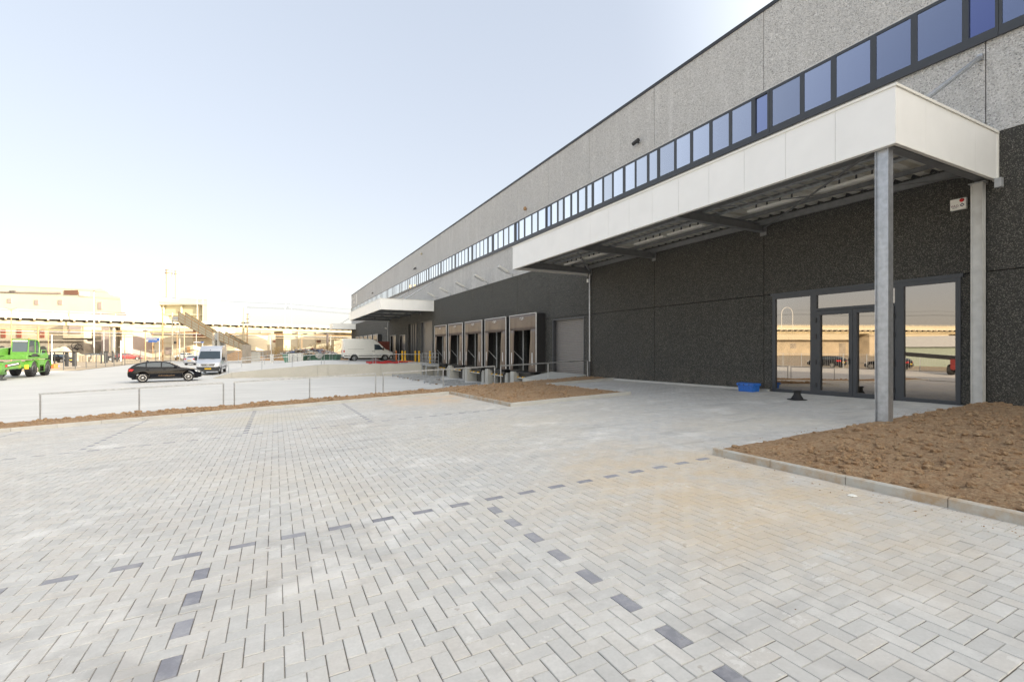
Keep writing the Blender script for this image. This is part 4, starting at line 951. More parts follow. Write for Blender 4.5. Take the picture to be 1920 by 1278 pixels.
def van(label, paint, loc, rz, plate=True, group=None):
    t = empty('panel_van', loc, rz, local=True, label=label, category='van', group=group)
    rw = .36; fa, ra = 1.93, -1.73
    prof = [(-2.9,.42)]+arch(ra,.45,.40,rw)+arch(fa,.45,.40,rw)+[(2.6,.30),(2.88,.30),(2.95,.45),(2.94,.85),(2.88,1.03),(2.70,1.16),(2.05,1.40),(1.98,1.44),(1.22,2.16),(1.12,2.24),(.80,2.50),(.55,2.62),(.1,2.68),(-2.6,2.70),(-2.84,2.66),(-2.90,2.5),(-2.95,.9),(-2.95,.5)]
    def hw(x,z):
        h = .99-.10*max(0,(z-1.25)/1.4)**1.3-.02*max(0,(.6-z)/.3)
        return h-.16*max(0,(x-2.1)/.85)**2
    shell('body', prof, hw, .05, M[paint], t, zc=(.6,.9,1.25,1.6,2.0,2.3), xc=(2.1,2.4,2.65), sm=.7)
    P = {}
    g = MB(); A, B = Vector((1.98,0,1.44)), Vector((1.20,0,2.18)); n = Vector((B.z-A.z,0,A.x-B.x)).normalized(); pts = []
    for q, ins in ((.02,.09),(.98,.13)):
        p = A.lerp(B,q)+n*.012; pts.append((p, hw(p.x,p.z)-ins))
    g.add([(pts[0][0].x,pts[0][1],pts[0][0].z),(pts[0][0].x,-pts[0][1],pts[0][0].z),(pts[1][0].x,-pts[1][1],pts[1][0].z),(pts[1][0].x,pts[1][1],pts[1][0].z)],[(0,1,2,3)]); g.build('windscreen', M['car_glass'], t)
    for s in (1,-1): g = MB(); side_poly(g, [(1.75,1.38),(1.18,2.0),(.62,2.03),(.62,1.34)], hw, .008, sides=(s,)); g.build('side_glass', M['car_glass'], t)
    mb = MB()
    for y_ in (-.35,.45): mb.bar((2.0,y_,1.47),(1.93,y_-.55,1.53),.02,.02)
    mb.build('wiper', M['black_plastic'], t)
    b = MB(); b.add([(2.965,-.72,.33),(2.965,.72,.33),(2.965,.74,.72),(2.965,-.74,.72)],[(0,1,2,3)])
    side_poly(b, [(2.93,.32),(2.94,.74),(2.6,.74),(2.42,.55),(2.40,.34)], hw, .012)
    for s in (1,-1): y_ = hw(2.94,.5); b.add([(2.965,s*.72,.33),(2.965,s*.74,.72),(2.945,s*(y_+.012),.74),(2.935,s*(y_+.012),.32)],[(0,1,2,3)])
    b.build('bumper', M['black_plastic'], t)
    b = MB(); b.prism([(2.972,-.46,.80),(2.972,.46,.80),(2.93,.56,1.00),(2.93,-.56,1.00)],(-.02,0,0)); gr = b.build('grille', M['black_plastic'], t)
    b = MB(); b.tube([(2.98,-.48,.785),(2.98,.48,.785),(2.935,.58,1.01),(2.935,-.58,1.01)], .018, 6, closed=True)
    for z_ in (.85,.93): b.bar((2.972-(z_-.8)*.2,-.46,z_),(2.972-(z_-.8)*.2,.46,z_),.015,.02)
    b.tube([(2.985, .10*math.cos(a), .90+.10*math.sin(a)) for a in [i*math.pi/10 for i in range(20)]], .012, 6, closed=True)
    for a in (90,210,330): b.bar((2.985,0,.90),(2.985,.10*math.cos(R(a)),.90+.10*math.sin(R(a))),.012,.018)
    b.build('emblem', M['alloy'], gr)
    for s in (1,-1):
        b = MB(); y_ = hw(2.9,.95); b.add([(2.962,s*.60,.80),(2.925,s*.62,1.02),(2.86,s*(y_-.02),1.10),(2.93,s*(y_-.0),.80)],[(0,1,2,3)]); side_poly(b, [(2.90,.80),(2.86,1.10),(2.62,1.13),(2.75,.85)], hw, .012, sides=(s,)); b.build('headlight', M['lamp_clear'], t)
        b = MB(); b.box(1.55,1.72,s*1.0,s*1.24,1.30,1.62) if s > 0 else b.box(1.55,1.72,-1.24,-1.0,1.30,1.62); b.build('mirror', M['black_plastic'], t, bev=.04)
        b = MB(); b.box(-2.965,-2.94,*(sorted((s*.80,s*.95))),1.05,1.32); side_poly(b, [(-2.93,1.05),(-2.93,1.32),(-2.84,1.32),(-2.84,1.05)], hw, .01, sides=(s,)); b.build('tail_light', M['lamp_red'], t)
        b = MB()
        for x_ in (.50,.56): b.bar((x_+.0,s*(hw(x_,1.05)+.015),1.18),(x_-.16 if x_ < .53 else x_+.16,s*(hw(x_,1.05)+.015),1.18),.02,.05)
        b.build('door_handle', M['black_plastic'], t)
        b = MB()
        for x_ in (.53,-.62,1.88 if False else .53): side_poly(b, [(x_,.5),(x_+.012,.5),(x_+.012,2.4),(x_,2.4)], hw, .004, sides=(s,))
        side_poly(b, [(-2.5,1.42),(-.62,1.42),(-.62,1.445),(-2.5,1.445)], hw, .006, sides=(s,))
        b.build('door_gap', M['dark_steel'], t)
        b = MB()
        for x0_, x1_ in ((-2.9,-2.2),(-1.26,1.46)): side_poly(b, [(x0_,.60),(x1_,.60),(x1_,.70),(x0_,.70)], hw, .012, sides=(s,))
        b.build('rub_strip', M['black_plastic'], t)
        for ax in (fa, ra): wheel(t, ax, s*.86, rw, .23, s, 5, 'galv_matt', .6)
    mb = MB(); mb.box(-2.8,2.6,-.75,.75,.28,.5); mb.build('underbody', M['black_plastic'], t)
    mb = MB(); mb.box(-3.05,-2.94,-.95,.95,.38,.52); mb.build('rear_bumper', M['black_plastic'], t)
    if plate: mb = MB(); mb.box(2.966,2.978,-.26,.26,.50,.61); mb.build('number_plate', M['plate_yellow'], t)
    mb = MB(); mb.box(1.25,1.3,-.03,.03,2.26,2.32) ; mb.build('roof_sensor', M['black_plastic'], t)
    mb = MB(); mb.box(-.2,.8,-.015,.015,.3,.31) ; 
    return t
van('silver panel van facing the camera at the foot of the ramp', 'silver_paint', (-5.58,54.75,-1.03), R(-91))
van('white panel van parked on the ramp, seen from its side', 'white_paint', (10.1,59.9,-.13), R(2))

# rotating telehandler
t = empty('telehandler', (-20.3,56,-1.1), label='lime green telehandler with big tyres and telescopic boom at the left', category='telehandler')
L_ = M['lime']
mb = MB(); mb.prism([(-20.95,51.2,-.35),(-20.95,60.4,-.35),(-20.95,60.6,.20),(-20.95,51.0,.30)],(1.3,0,0)); mb.prism([(-19.62,51.6,-.30),(-19.62,54.7,-.25),(-19.62,54.7,.42),(-19.62,51.6,.25)],(.25,0,0)); mb.build('chassis', L_, t, bev=.04)
mb = MB(); mb.box(-21.6,-19.1,51.0,51.5,-.65,-.45); mb.box(-19.5,-19.2,50.9,51.5,-.5,.1); mb.build('stabiliser', L_, t)
mb = MB(); mb.box(-19.5,-19.1,50.95,51.45,-1.08,-.98); mb.bar((-19.3,51.2,-1.0),(-19.3,51.2,-.5),.12,.12); mb.build('stabiliser_foot', M['dark_steel'], t)
def bigwheel(x, y, side):
    mb = MB(); r = .66; zc_ = -1.08+r
    mb.lathe([(.36,-.22),(.60,-.22),(.66,-.17),(.66,.17),(.60,.22),(.36,.22)], (x,y,zc_), 'x', 30)
    for k in range(18):
        for s in (1,-1):
            a = 2*math.pi*(k+.5*(s>0))/18; c_, s_ = math.cos(a), math.sin(a); a2 = a+.22; 
            mb.bar((x+s*.21,y+.655*c_,zc_+.655*s_),(x+s*.01,y+.675*math.cos(a2),zc_+.675*math.sin(a2)),.06,.07)
    o = mb.build('wheel', M['black_rubber'], t)
    mb = MB(); mb.lathe([(.37,side*.2),(.35,side*.225),(.30,side*.15),(.12,side*.10),(.10,side*.2),(.02,side*.2)], (x,y,zc_), 'x', 26); mb.build('rim', M['galv_matt'], o, smooth=R(40))
for y_ in (56.6,59.4): bigwheel(-19.45,y_,1); bigwheel(-21.45,y_,-1)
for y_, k in ((56.6,0),(59.4,1)):
    mb = MB(); pts = [(.80*math.cos(a),.80*math.sin(a)) for a in [R(15)+i*R(150)/10 for i in range(11)]]; P = [(-19.72,y_+a,-.42+b) for a,b in pts]+[(-19.72,y_+a*.94,-.42+b*.94) for a,b in pts[::-1]]
    mb.prism(P,(.55,0,0)); mb.build('fender', L_, t)
mb = MB(); mb.box(-19.62,-19.2,57.4,58.6,-.1,.42); mb.box(-19.5,-19.15,57.5,58.5,-.72,-.66); mb.box(-19.22,-19.15,57.4,57.5,-.7,0); mb.box(-19.22,-19.15,58.5,58.6,-.7,0); mb.build('step_frame', L_, t)
mb = MB(); mb.box(-19.25,-19.12,54.9,55.25,-.35,.0); mb.build('side_lamp', M['yellow'], t)
# turret, cab
mb = MB(); mb.prism([(-21.2,55.7,.45),(-21.2,59.9,.45),(-21.2,60.0,.9),(-21.2,59.4,1.0),(-21.2,58.6,.85),(-21.2,55.7,.85)],(1.85,0,0)); mb.build('turret', L_, t, bev=.06)
cab = MB(); cx0, cx1 = -20.5, -19.35
Pc = [(55.0,.95),(57.6,.95),(57.75,1.6),(57.5,2.1),(57.1,2.22),(55.15,2.22),(54.95,1.7)]
cabp = [(y,z) for y,z in Pc]
Y0 = 55.95
mb = MB(); mb.prism([(cx0,Y0+y,z) for y,z in ((-.08,.66),(2.1,.66),(2.2,.95),(-.1,1.12))],(cx1-cx0,0,0)); mb.prism([(cx0,Y0+y,z) for y,z in ((.10,2.14),(1.75,2.12),(1.8,2.18),(.05,2.24))],(cx1-cx0,0,0))
for x_ in (cx0+.04,cx1-.04):
    mb.bar((x_,Y0-.05,1.0),(x_,Y0+.13,2.2),.07,.07); mb.tube([(x_,Y0+1.7,2.16),(x_,Y0+1.98,2.0),(x_,Y0+2.18,1.55),(x_,Y0+2.12,.95)],.05,8); mb.bar((x_,Y0+1.35,.9),(x_,Y0+1.35,2.15),.05,.05)
mb.build('cab', L_, t)
mb = MB(); mb.prism([(cx0+.06,Y0+y,z) for y,z in ((.0,1.08),(2.08,.95),(2.12,1.55),(1.93,1.98),(1.68,2.12),(.15,2.14))],(cx1-cx0-.12,0,0)); mb.build('cab_glass', M['car_glass'], t)
mb = MB(); mb.prism([(cx1+.005,Y0+y,z) for y,z in ((.35,.70),(1.6,.70),(1.75,.92),(.75,.95))],(.012,0,0)); mb.build('vent_panel', M['black_plastic'], t)
mb = MB(); mb.box(cx0+.1,cx1-.1,Y0+.02,Y0+.05,2.02,2.12); mb.build('light_bar', M['white_edge'], t)
mb = MB(); mb.lathe([(.07,0),(.08,.12),(.04,.18)], (-19.8,57.3,2.18), n=12); mb.build('beacon', M['orange'], t)
mb = MB(); mb.tube([(-19.35,58.3,.85),(-19.35,58.4,1.25),(-19.35,59.3,1.25),(-19.35,59.5,.85)],.035,8); mb.build('guard_rail', L_, t)
bo = MB(); bo.bar((-21.0,59.8,1.33),(-21.0,52.2,.95),.5,.62); o = bo.build('boom', L_, t, bev=.03)
for k,(y0_,y1_,s_) in enumerate(((52.2,50.4,.5),(50.4,49.0,.42),(49.0,47.2,.34))):
    bo = MB(); f_ = lambda y: 1.35-(60.2-y)*.05; bo.bar((-21.0,y0_,f_(y0_)),(-21.0,y1_,f_(y1_)),s_*.8,s_); bo.build('boom_section', L_, t)
bo = MB()
for y_ in (54.0,53.2,52.5): bo.bar((-21.0,y_,f_(y_)),(-21.0,y_-.1,f_(y_-.1)),.56,.68)
bo.build('boom_collar', M['dark_steel'], t)
bo = MB(); bo.prism([(-19.365,51.9,-.12),(-19.365,54.3,.02),(-19.365,54.3,.26),(-19.365,51.9,.12)],(.01,0,0)); nb = bo.build('name_plate', M['black_plastic'], t)
bo = MB(); bo.prism([(-19.35,52.3,.0),(-19.35,54.1,.10),(-19.35,54.1,.19),(-19.35,52.3,.08)],(.004,0,0)); bo.build('lettering', M['white_edge'], nb)
bo = MB(); bo.prism([(-19.35,51.95,-.07),(-19.35,52.25,-.05),(-19.35,52.25,.10),(-19.35,51.95,.07)],(.004,0,0)); bo.build('emblem', M['lamp_red'], nb)

# ================================================================ BACKGROUND
def zz(py, d): return CZ+(HY-py)/FPX*d
FW = Vector((SN, CS, 0)); RT = Vector((CS, -SN, 0))
def gp(px, d, z): v = pt(px, HY, d); v.z = z; return v
def slab(mb, px0, d0, px1, d1, z0, z1, th, m=0, z1b=None):          # upright box, front edge from px0 to px1, going th metres back
    a, b = gp(px0,d0,z0), gp(px1,d1,z0); e = FW*th
    t1 = z1 if z1b is None else z1b
    P = [a,b,b+e,a+e]; Q = [Vector((a.x,a.y,z1)),Vector((b.x,b.y,t1)),Vector((b.x+e.x,b.y+e.y,t1)),Vector((a.x+e.x,a.y+e.y,z1))]
    mb.add(P+Q,[(3,2,1,0),(4,5,6,7),(0,1,5,4),(1,2,6,5),(2,3,7,6),(3,0,4,7)], m); return mb
GZ = -1.3
# viaduct
VA, VB = gp(0,95,0), gp(620,147,0); VD = (VB-VA).normalized(); VN = Vector((-VD.y, VD.x, 0))   # VN points away from the camera
if VN.dot(FW) < 0: VN = -VN
v = empty('railway_viaduct', VA, label='long cream railway viaduct crossing the whole background', category='viaduct')
def vbar(mb, s0, s1, off0, off1, z0, z1):
    a, b = VA+VD*s0, VA+VD*s1
    vs = [p+VN*o+Vector((0,0,z)) for p in (a,b) for o,z in ((off0,z0),(off1,z0),(off1,z1),(off0,z1))]
    mb.add(vs, [(0,3,2,1),(4,5,6,7),(0,1,5,4),(1,2,6,5),(2,3,7,6),(3,0,4,7)])
S0, S1 = -190, 150
mb = MB(); vbar(mb,S0,S1,0,8,7.62,7.95); vbar(mb,S0,S1,.0,.18,7.95,8.25); mb.build('deck', M['cream_light'], v)
mb = MB(); vbar(mb,S0,S1,1.1,1.4,6.45,7.12); vbar(mb,S0,S1,6.6,6.9,6.45,7.12); vbar(mb,S0,S1,.95,1.55,6.35,6.45); mb.build('girder', M['girder'], v)
mb = MB(); vbar(mb,S0,S1,1.15,6.9,7.13,7.61); mb.build('deck_shade_band', M['black_plastic'], v)  # black box standing in for the shade under the deck overhang
mb = MB(); s = S0
while s < S1:
    p = VA+VD*s
    mb.add([p+VN*o+VD*w_+Vector((0,0,z)) for w_ in (0,.28) for o,z in ((.02,7.61),(1.09,7.61),(1.09,6.98),(.02,7.36))], [(0,1,2,3),(7,6,5,4),(0,4,5,1),(1,5,6,2),(2,6,7,3),(3,7,4,0)]); s += 2.05
mb.build('deck_bracket', M['cream_light'], v)
mb = MB(); vbar(mb,S0,26,.2,.3,9.32,9.40)
s = S0
while s < 26: vbar(mb,s,s+.08,.2,.28,8.25,9.32); s += 2.6
mb.build('railing', M['cream_light'], v)
mb = MB(); vbar(mb,-60,24,.26,.36,8.25,8.95); mb.build('parapet_panel', M['cream'], v)
simple('faded_paint', (.30,.27,.24), .8)
for s, tx in ((7.2,'F 3'),(30,'C 1')): text_obj(tx, .85, M['faded_paint'], VA+VD*s+VN*(-.02 if s > 25 else .2)+Vector((0,0,8.30)), VD, parent=v)
for s in (-150,-113,-76,-40,-4,20.3+.0,57,93,126):
    mb = MB(); vbar(mb,s-1.3,s+1.3,.8,7.2,5.6,6.34); vbar(mb,s-1.0,s+1.0,1.1,6.9,GZ,5.6); mb.build('pier', M['cream_old'], v)
for k, (o_, z_) in enumerate(((2.5,13.2),(5.5,13.2),(4,14.6))):
    mb = MB(); pts = []
    for s in range(-190,151,10): pts.append(VA+VD*s+VN*o_+Vector((0,0,z_-.5*math.sin(math.pi*((s+190)%50)/50))))
    mb.tube(pts, .03, 4); mb.build('overhead_wire', M['dark_steel'], v)
t = empty('pipe_rack', VA, label='thin pipe rack of horizontal pipes running in front of the viaduct piers', category='pipe rack')
for z_, r_, m_ in ((5.3,.10,'rust_steel'),(4.95,.06,'galv_matt'),(4.3,.05,'cream_old')):
    mb = MB(); mb.tube([VA+VD*s+VN*.2+Vector((0,0,z_)) for s in (-60,-20,20,60,110)], r_, 6); mb.build('pipe', M[m_], t)
for s in range(-56,110,9):
    mb = MB(); p = VA+VD*s+VN*.35; mb.bar(p+Vector((0,0,-1.2)),p+Vector((0,0,5.5)),.12,.12); mb.bar(p+Vector((0,0,5.15))-VD*.0-VN*.5,p+Vector((0,0,5.15))+VN*.5,.08,.08); mb.build('rack_post', M['rust_steel' if s%2 else 'galv_matt'], t)
# arched lamps on the deck
def archlamp(px, d, top, wdt, label, z0=7.95):
    c_ = gp(px, d, 0); zt_ = top; r_ = wdt/2
    t = empty('arched_mast', (c_.x,c_.y,z0), label=label, category='mast', group='arched masts on the viaduct')
    pts = [c_-RT*r_+Vector((0,0,z0)), c_-RT*r_+Vector((0,0,zt_-r_))]+[c_+RT*(-r_*math.cos(a))+Vector((0,0,zt_-r_+r_*math.sin(a)*1.1)) for a in [i*math.pi/10 for i in range(1,10)]]+[c_+RT*r_+Vector((0,0,zt_-r_)), c_+RT*r_+Vector((0,0,z0))]
    mb = MB(); mb.tube(pts,.05,6); mb.build('arch', M['galv_light'], t)
    mb = MB(); mb.bar(c_-RT*r_*.5+Vector((0,0,zt_-r_*1.5)),c_+RT*r_*.1+Vector((0,0,zt_-r_*1.5)),.12,.12); mb.build('lamp_head', M['dark_steel'], t)
archlamp(375, 124, zz(557,124), 1.5, 'thin arched mast on the viaduct above the footbridge stairs')
archlamp(540.5, 139, zz(567,139), 1.9, 'thin arched mast on the viaduct above the rubble skip')
for k in range(4):
    p = VA-VD*(45+38*k); t = None
    mb = MB(); q = [p+Vector((0,0,8)), p+Vector((0,0,13))]+[p+VD*(-2*math.cos(a)+2)+Vector((0,0,13+2.2*math.sin(a))) for a in [i*math.pi/8 for i in range(1,8)]]+[p+VD*4+Vector((0,0,13)), p+VD*4+Vector((0,0,8))]
    mb.tube(q,.08,6); mb.build('arched_mast', M['galv_light'], label=f'arched mast far left on the viaduct, {NTH[k]} of the four outside the picture', category='mast')
c_ = gp(176.5,100,0)
t = empty('signal_mast', (c_.x,c_.y,-1.2), label='slim twin signal mast in front of the viaduct pier on the left', category='mast')
mb = MB(); mb.cyl(c_+Vector((0,0,-1.2)), c_+Vector((0,0,zz(546,100))), .10, 8); mb.build('pole', M['galv_light'], t)
mb = MB(); mb.cyl(c_+RT*.35+Vector((0,0,zz(604,100))), c_+RT*.35+Vector((0,0,zz(560,100))), .05, 6)
for k in range(6): z_ = zz(548+k*5,100); mb.bar(c_+Vector((0,0,z_)), c_+RT*.35+Vector((0,0,z_)), .05,.05)
mb.bar(c_-RT*.15+Vector((0,0,zz(546,100))), c_+RT*.25+Vector((0,0,zz(546,100))), .25,.15); mb.build('crossarms', M['dark_steel'], t)

# big cream hall on the left
h = empty('factory_hall', gp(60,185,0), label='huge pale cream factory hall with sloping shoulder behind the viaduct', category='factory')
mb = MB(); d = 185
pf = [(-420,525),(-60,529),(0,534.5),(60,537),(110,539),(160,541),(190,541),(200,546),(208,553),(226,556.5),(229,590)]
P = [gp(px,d,zz(py,d)) for px,py in pf]+[gp(229,d,GZ),gp(-420,d,GZ)]
mb.prism(P, FW*60); mb.build('hall_body', M['cream_light'], h)
def onface(mb, px0,px1,py0,py1,d,th=.25): slab(mb,px0,d-th,px1,d-th,zz(py1,d),zz(py0,d),th*.9)
mb = MB(); onface(mb,120,146,544,552.5,d); mb.build('louvre', M['louvre'], h)
mb = MB(); onface(mb,-60,113,550.0-.4,550.6,d,.4) if False else slab(mb,-60,d-.4,114,d-.4,zz(547.5,d),zz(546.6,d),.35,z1b=zz(550.5,d)); mb.build('gutter', M['mauve_wall'], h)
mb = MB(); onface(mb,17,27,545,547,d,.6); mb.build('vent', M['dark_steel'], h)
for a in (14,65,109.5,-40,-90):
    mb = MB(); onface(mb,a,a+7,559.5 if a < 50 else 562,567.5 if a < 50 else 571,d); mb.build('window', M['mauve_wall'], h)
mb = MB(); onface(mb,184,190.5,566,580,d); mb.build('window', M['mauve_wall'], h)
mb = MB(); onface(mb,149,166,547,555,d); mb.build('panel', M['white_edge'], h)
# brown grey lower shed roof between hall and plant
mb = MB(); d = 160; mb.prism([gp(px,d,zz(py,d)) for px,py in ((150,597),(172,588),(190,585.5),(235,585),(242,603),(242,690),(150,690))], FW*20); mb.build('low_shed', M['mauve_wall'], label='low mauve grey shed with curved roof between the factory hall and the white plant', category='shed')
# white plant with big recessed window, chimneys
h = empty('plant_building', gp(320,205,0), label='white boxy plant building with a wide recessed window band', category='plant building'); d = 205
mb = MB(); x0_,x1_,wx0,wx1 = 270,389,280,381
slab(mb,x0_,d,wx0,d,GZ,zz(561,d),30); slab(mb,wx1,d,x1_,d,GZ,zz(561,d),30); slab(mb,wx0,d,wx1,d,zz(571,d),zz(561,d),30); slab(mb,wx0,d,wx1,d,GZ,zz(606,d),30); mb.build('wall', M['cream_light'], h)
mb = MB(); slab(mb,wx0,d+2,wx1,d+2,zz(606,d),zz(571,d),.3); mb.build('glazing', M['glass_far'], h)
mb = MB(); 
for px in (305,338.5,371): slab(mb,px,d+1,px+1.6,d+1,zz(606,d),zz(571,d),.6)
slab(mb,wx0,d+1,wx1,d+1,zz(590,d),zz(588.5,d),.6); mb.build('window_frame', M['cream_light'], h)
mb = MB(); mb.prism([gp(247,d+4,zz(569,d)),gp(269,d+4,zz(563,d)),gp(269,d+4,GZ),gp(247,d+4,GZ)], FW*20); mb.build('shaded_side', M['mauve_wall'], h)  # left side of the plant, its shade put in as mauve grey
mb = MB(); slab(mb,235,d-8,256,d-8,GZ,zz(570,d-8),25); slab(mb,238,d+10,268,d+10,GZ,zz(562.5,d+10),25); mb.build('annex', M['cream_light'], h)
for px0,px1,top,k in ((312.5,320.5,506,'taller thicker pale chimney with dark collar above the plant building'),(329,334.5,508,'shorter thinner pale chimney right of the thick one')):
    d = 240; c_ = gp((px0+px1)/2,d,0); r_ = (px1-px0)/2/FPX*d*1.15; t = empty('chimney', (c_.x,c_.y,0), label=k, category='chimney', group='two chimneys above the plant')
    mb = MB(); mb.cyl(c_+Vector((0,0,GZ)), c_+Vector((0,0,zz(top,d))), r_, 20); mb.build('shaft', M['cream_light'], t, smooth=R(40))
    mb = MB(); mb.cyl(c_+Vector((0,0,zz(top+6.5,d))), c_+Vector((0,0,zz(top+5.5,d))), r_*1.35, 20); mb.cyl(c_+Vector((0,0,zz(top+1.5,d))), c_+Vector((0,0,zz(top+.5,d))), r_*1.2, 20); mb.build('collar', M['rust_steel'], t)
# old brick building under the viaduct
h = empty('old_workshop', gp(60,125,0), label='old cream workshop with brown shutters and dark stone arches under the viaduct', category='workshop'); d = 125
mb = MB(); slab(mb,-260,d,118,d,zz(638,d),8.2,12); slab(mb,118,d-2,157,d-2,zz(634,d),8.2,12); mb.build('upper_wall', M['cream_old'], h)
mb = MB(); slab(mb,-260,d-.3,157,d-2.3,GZ,zz(639.5,d),10); mb.build('stone_base', M['stone_dark'], h)
mb = MB(); slab(mb,-260,d-.9,157,d-2.9,zz(639.5,d),zz(637,d),1); mb.build('cornice', M['stone_dark'], h)
for a in (1.3,31,74,-28,-58,-90):
    mb = MB(); slab(mb,a,d-.15,a+9,d-.15,zz(633,d),zz(617,d),.1); mb.build('shutter', M['brown_shutter'], h)
mb = MB(); slab(mb,129,d-2.2,152,d-2.2,zz(625,d),zz(608,d),.15); mb.build('grey_panel', M['mauve_wall'], h)
for a in (3,80,116,-30,-70):
    c_ = gp(a,d-.55-2*max(0,(a+260)/417),0); r_ = .95; q = [c_+RT*r_*math.cos(x)+Vector((0,0,1.0+r_*math.sin(x))) for x in [i*math.pi/10 for i in range(11)]]+[c_-RT*r_+Vector((0,0,-1.2)), c_+RT*r_+Vector((0,0,-1.2))]
    mb = MB(); mb.prism(q, FW*.2); mb.build('arch_opening', M['interior_dark'], h)
# faint spray painted loops on the base wall
mb = MB(); d2 = d-3.2
for cx_, cy_, rx in ((141,648,1.0),(147,650,.8),(141,656,.7),(150,657,.8),(143,652,.5)):
    c_ = gp(cx_,d2,zz(cy_,d2)); mb.tube([c_+RT*rx*math.cos(a)+Vector((0,0,rx*.8*math.sin(a))) for a in [i*math.pi/8 for i in range(14)]], .07, 5)
mb.build('graffiti', M['black_paint'], h)
# silo, mauve wall
mb = MB(); slab(mb,190,124,243,124,GZ,zz(610,124),12); mb.build('mauve_block', M['mauve_wall'], label='mauve grey industrial block behind the shiny steel silo', category='block')
c_ = gp(215,112,0); r_ = 1.1; mb = MB(); mb.cyl(c_+Vector((0,0,.4)), c_+Vector((0,0,zz(613,112))), r_, 28); mb.lathe([(r_,zz(613,112)),(r_*.6,zz(611.5,112)),(.1,zz(611,112))], (c_.x,c_.y,0), n=28); mb.cyl(c_+Vector((0,0,GZ)), c_+Vector((0,0,.39)), r_*.8, 12)
mb.build('silo', M['stainless'], label='shiny stainless steel silo under the viaduct', category='silo', smooth=R(40))
# cream warehouse row
h = empty('cream_depot', gp(300,132,0), label='long cream depot with dark eaves and loading canopy behind the footbridge stairs', category='depot'); d = 132
mb = MB(); slab(mb,237,d,362,d,GZ,zz(613,d),20); mb.build('wall', M['cream_light'], h)
mb = MB(); slab(mb,272,d-1.2,362,d-1.2,zz(623,d),zz(620.6,d),1.1); mb.build('eaves', M['stone_dark'], h)
mb = MB(); slab(mb,237,d-.12,362,d-.12,zz(644,d),zz(641,d),.1); mb.build('wall_band', M['cream'], h)
mb = MB(); mb.prism([gp(362,d-2,zz(618,d)),gp(378,d-2,zz(627,d)),gp(362,d-2,zz(633,d))], FW*6); mb.build('gable_canopy', M['brown_shutter'], h)
mb = MB(); slab(mb,362.3,d+3,440,d+3,GZ,zz(625,d),18); mb.build('wall', M['cream_light'], h)
for a,b_,y0_,y1_,m_ in ((245,256,652,664,'brown_shutter'),(262,267,648,652,'dark_steel'),(283,288,648,652,'dark_steel'),(310,322,651,664,'mauve_wall'),(350,356,650,664,'rust_steel'),(326,331,640,644,'dark_steel')):
    mb = MB(); slab(mb,a,d-.25,b_,d-.25,zz(y1_,d),zz(y0_,d),.15); mb.build('opening', M[m_], h)
h = empty('pale_depot', gp(550,158,0), label='long pale depot with small brown vents behind the rubble skip', category='depot'); d = 158
mb = MB(); slab(mb,425,d,720,d,GZ,zz(620.5,d),20); mb.build('wall', M['cream_light'], h)
mb = MB(); slab(mb,432,d-1.0,508,d-1.0,zz(625.6,d),zz(624,d),.9); mb.build('eaves', M['stone_dark'], h)
for a,b_,y0_,y1_ in ((512,523.5,637,642),(592,601,637.5,642)):
    mb = MB(); slab(mb,a,d-.2,b_,d-.2,zz(y1_,d),zz(y0_,d),.15); mb.build('vent', M['louvre'], h)
for a in (548,569,607,627,640): mb = MB(); slab(mb,a,d-.3,a+7,d-.3,zz(626,d),zz(624.9,d),.25); mb.build('light_strip', M['dark_steel'], h)
for a in (489,558.5,593,626): mb = MB(); slab(mb,a,d-.35,a+.8,d-.35,GZ,zz(621,d),.3); mb.build('gutter_pipe', M['cream'], h)

# footbridge stairs
v = empty('footbridge_stairs', gp(400,84,0), label='long cream covered stair flight with landing going up to the viaduct', category='stairs')
dA, dB, dC = 92, 84, 78
def flight(p0, p1, name):           # p = (px, py_top, py_bottom, d)
    a_t, a_b = gp(p0[0],p0[3],zz(p0[1],p0[3])), gp(p0[0],p0[3],zz(p0[2],p0[3]))
    b_t, b_b = gp(p1[0],p1[3],zz(p1[1],p1[3])), gp(p1[0],p1[3],zz(p1[2],p1[3]))
    for off in (0,1.9):
        e = FW*off; mb = MB(); mb.prism([a_t+e,b_t+e,b_b+e,a_b+e], FW*.07); mb.build(name, M['stair_green'], v)
        mb = MB()
        for f_ in (0,.33,.66,1): mb.bar(a_t.lerp(a_b,f_)+e-FW*.04,b_t.lerp(b_b,f_)+e-FW*.04,.05,.06 if f_ not in (0,1) else .13)
        n = 5
        for k in range(n+1): mb.bar(a_t.lerp(b_t,k/n)+e-FW*.05,a_b.lerp(b_b,k/n)+e-FW*.05,.07,.05)
        mb.build('hand_rail', M['rust_steel'], v)
    mb = MB(); n = 22
    for k in range(n):
        p = a_b.lerp(b_b,(k+.5)/n)+Vector((0,0,.12)); mb.add([p+RT*x+FW*y+Vector((0,0,z)) for x in (-.17,.17) for y in (.08,1.88) for z in (0,.05)],[(0,1,3,2),(4,6,7,5),(0,4,5,1),(2,3,7,6),(0,2,6,4),(1,5,7,3)])
    mb.build('stair_tread', M['dark_steel'], v)
flight((335,584,603,dA),(400,624,638,dB),'side_panel')
flight((411,621,638,dB),(458,647,658,dC),'side_panel')
mb = MB(); slab(mb,398,dB,402,dB,GZ,zz(624,dB),1.9); slab(mb,407,dB,412,dB,GZ,zz(621,dB),1.9); mb.build('landing_pier', M['concrete'], v)
mb = MB(); slab(mb,402,dB+.2,407,dB+.2,zz(637,dB),zz(625,dB),1.5); mb.build('landing_screen', M['galv_matt'], v)
mb = MB(); slab(mb,321,dA,336,dA,zz(603,dA),zz(601,dA),2); mb.build('top_landing', M['dark_steel'], v)
mb = MB(); slab(mb,324,dA+.1,334,dA+.1,zz(600,dA),zz(593,dA),.1); mb.build('landing_grille', M['galv_matt'], v)
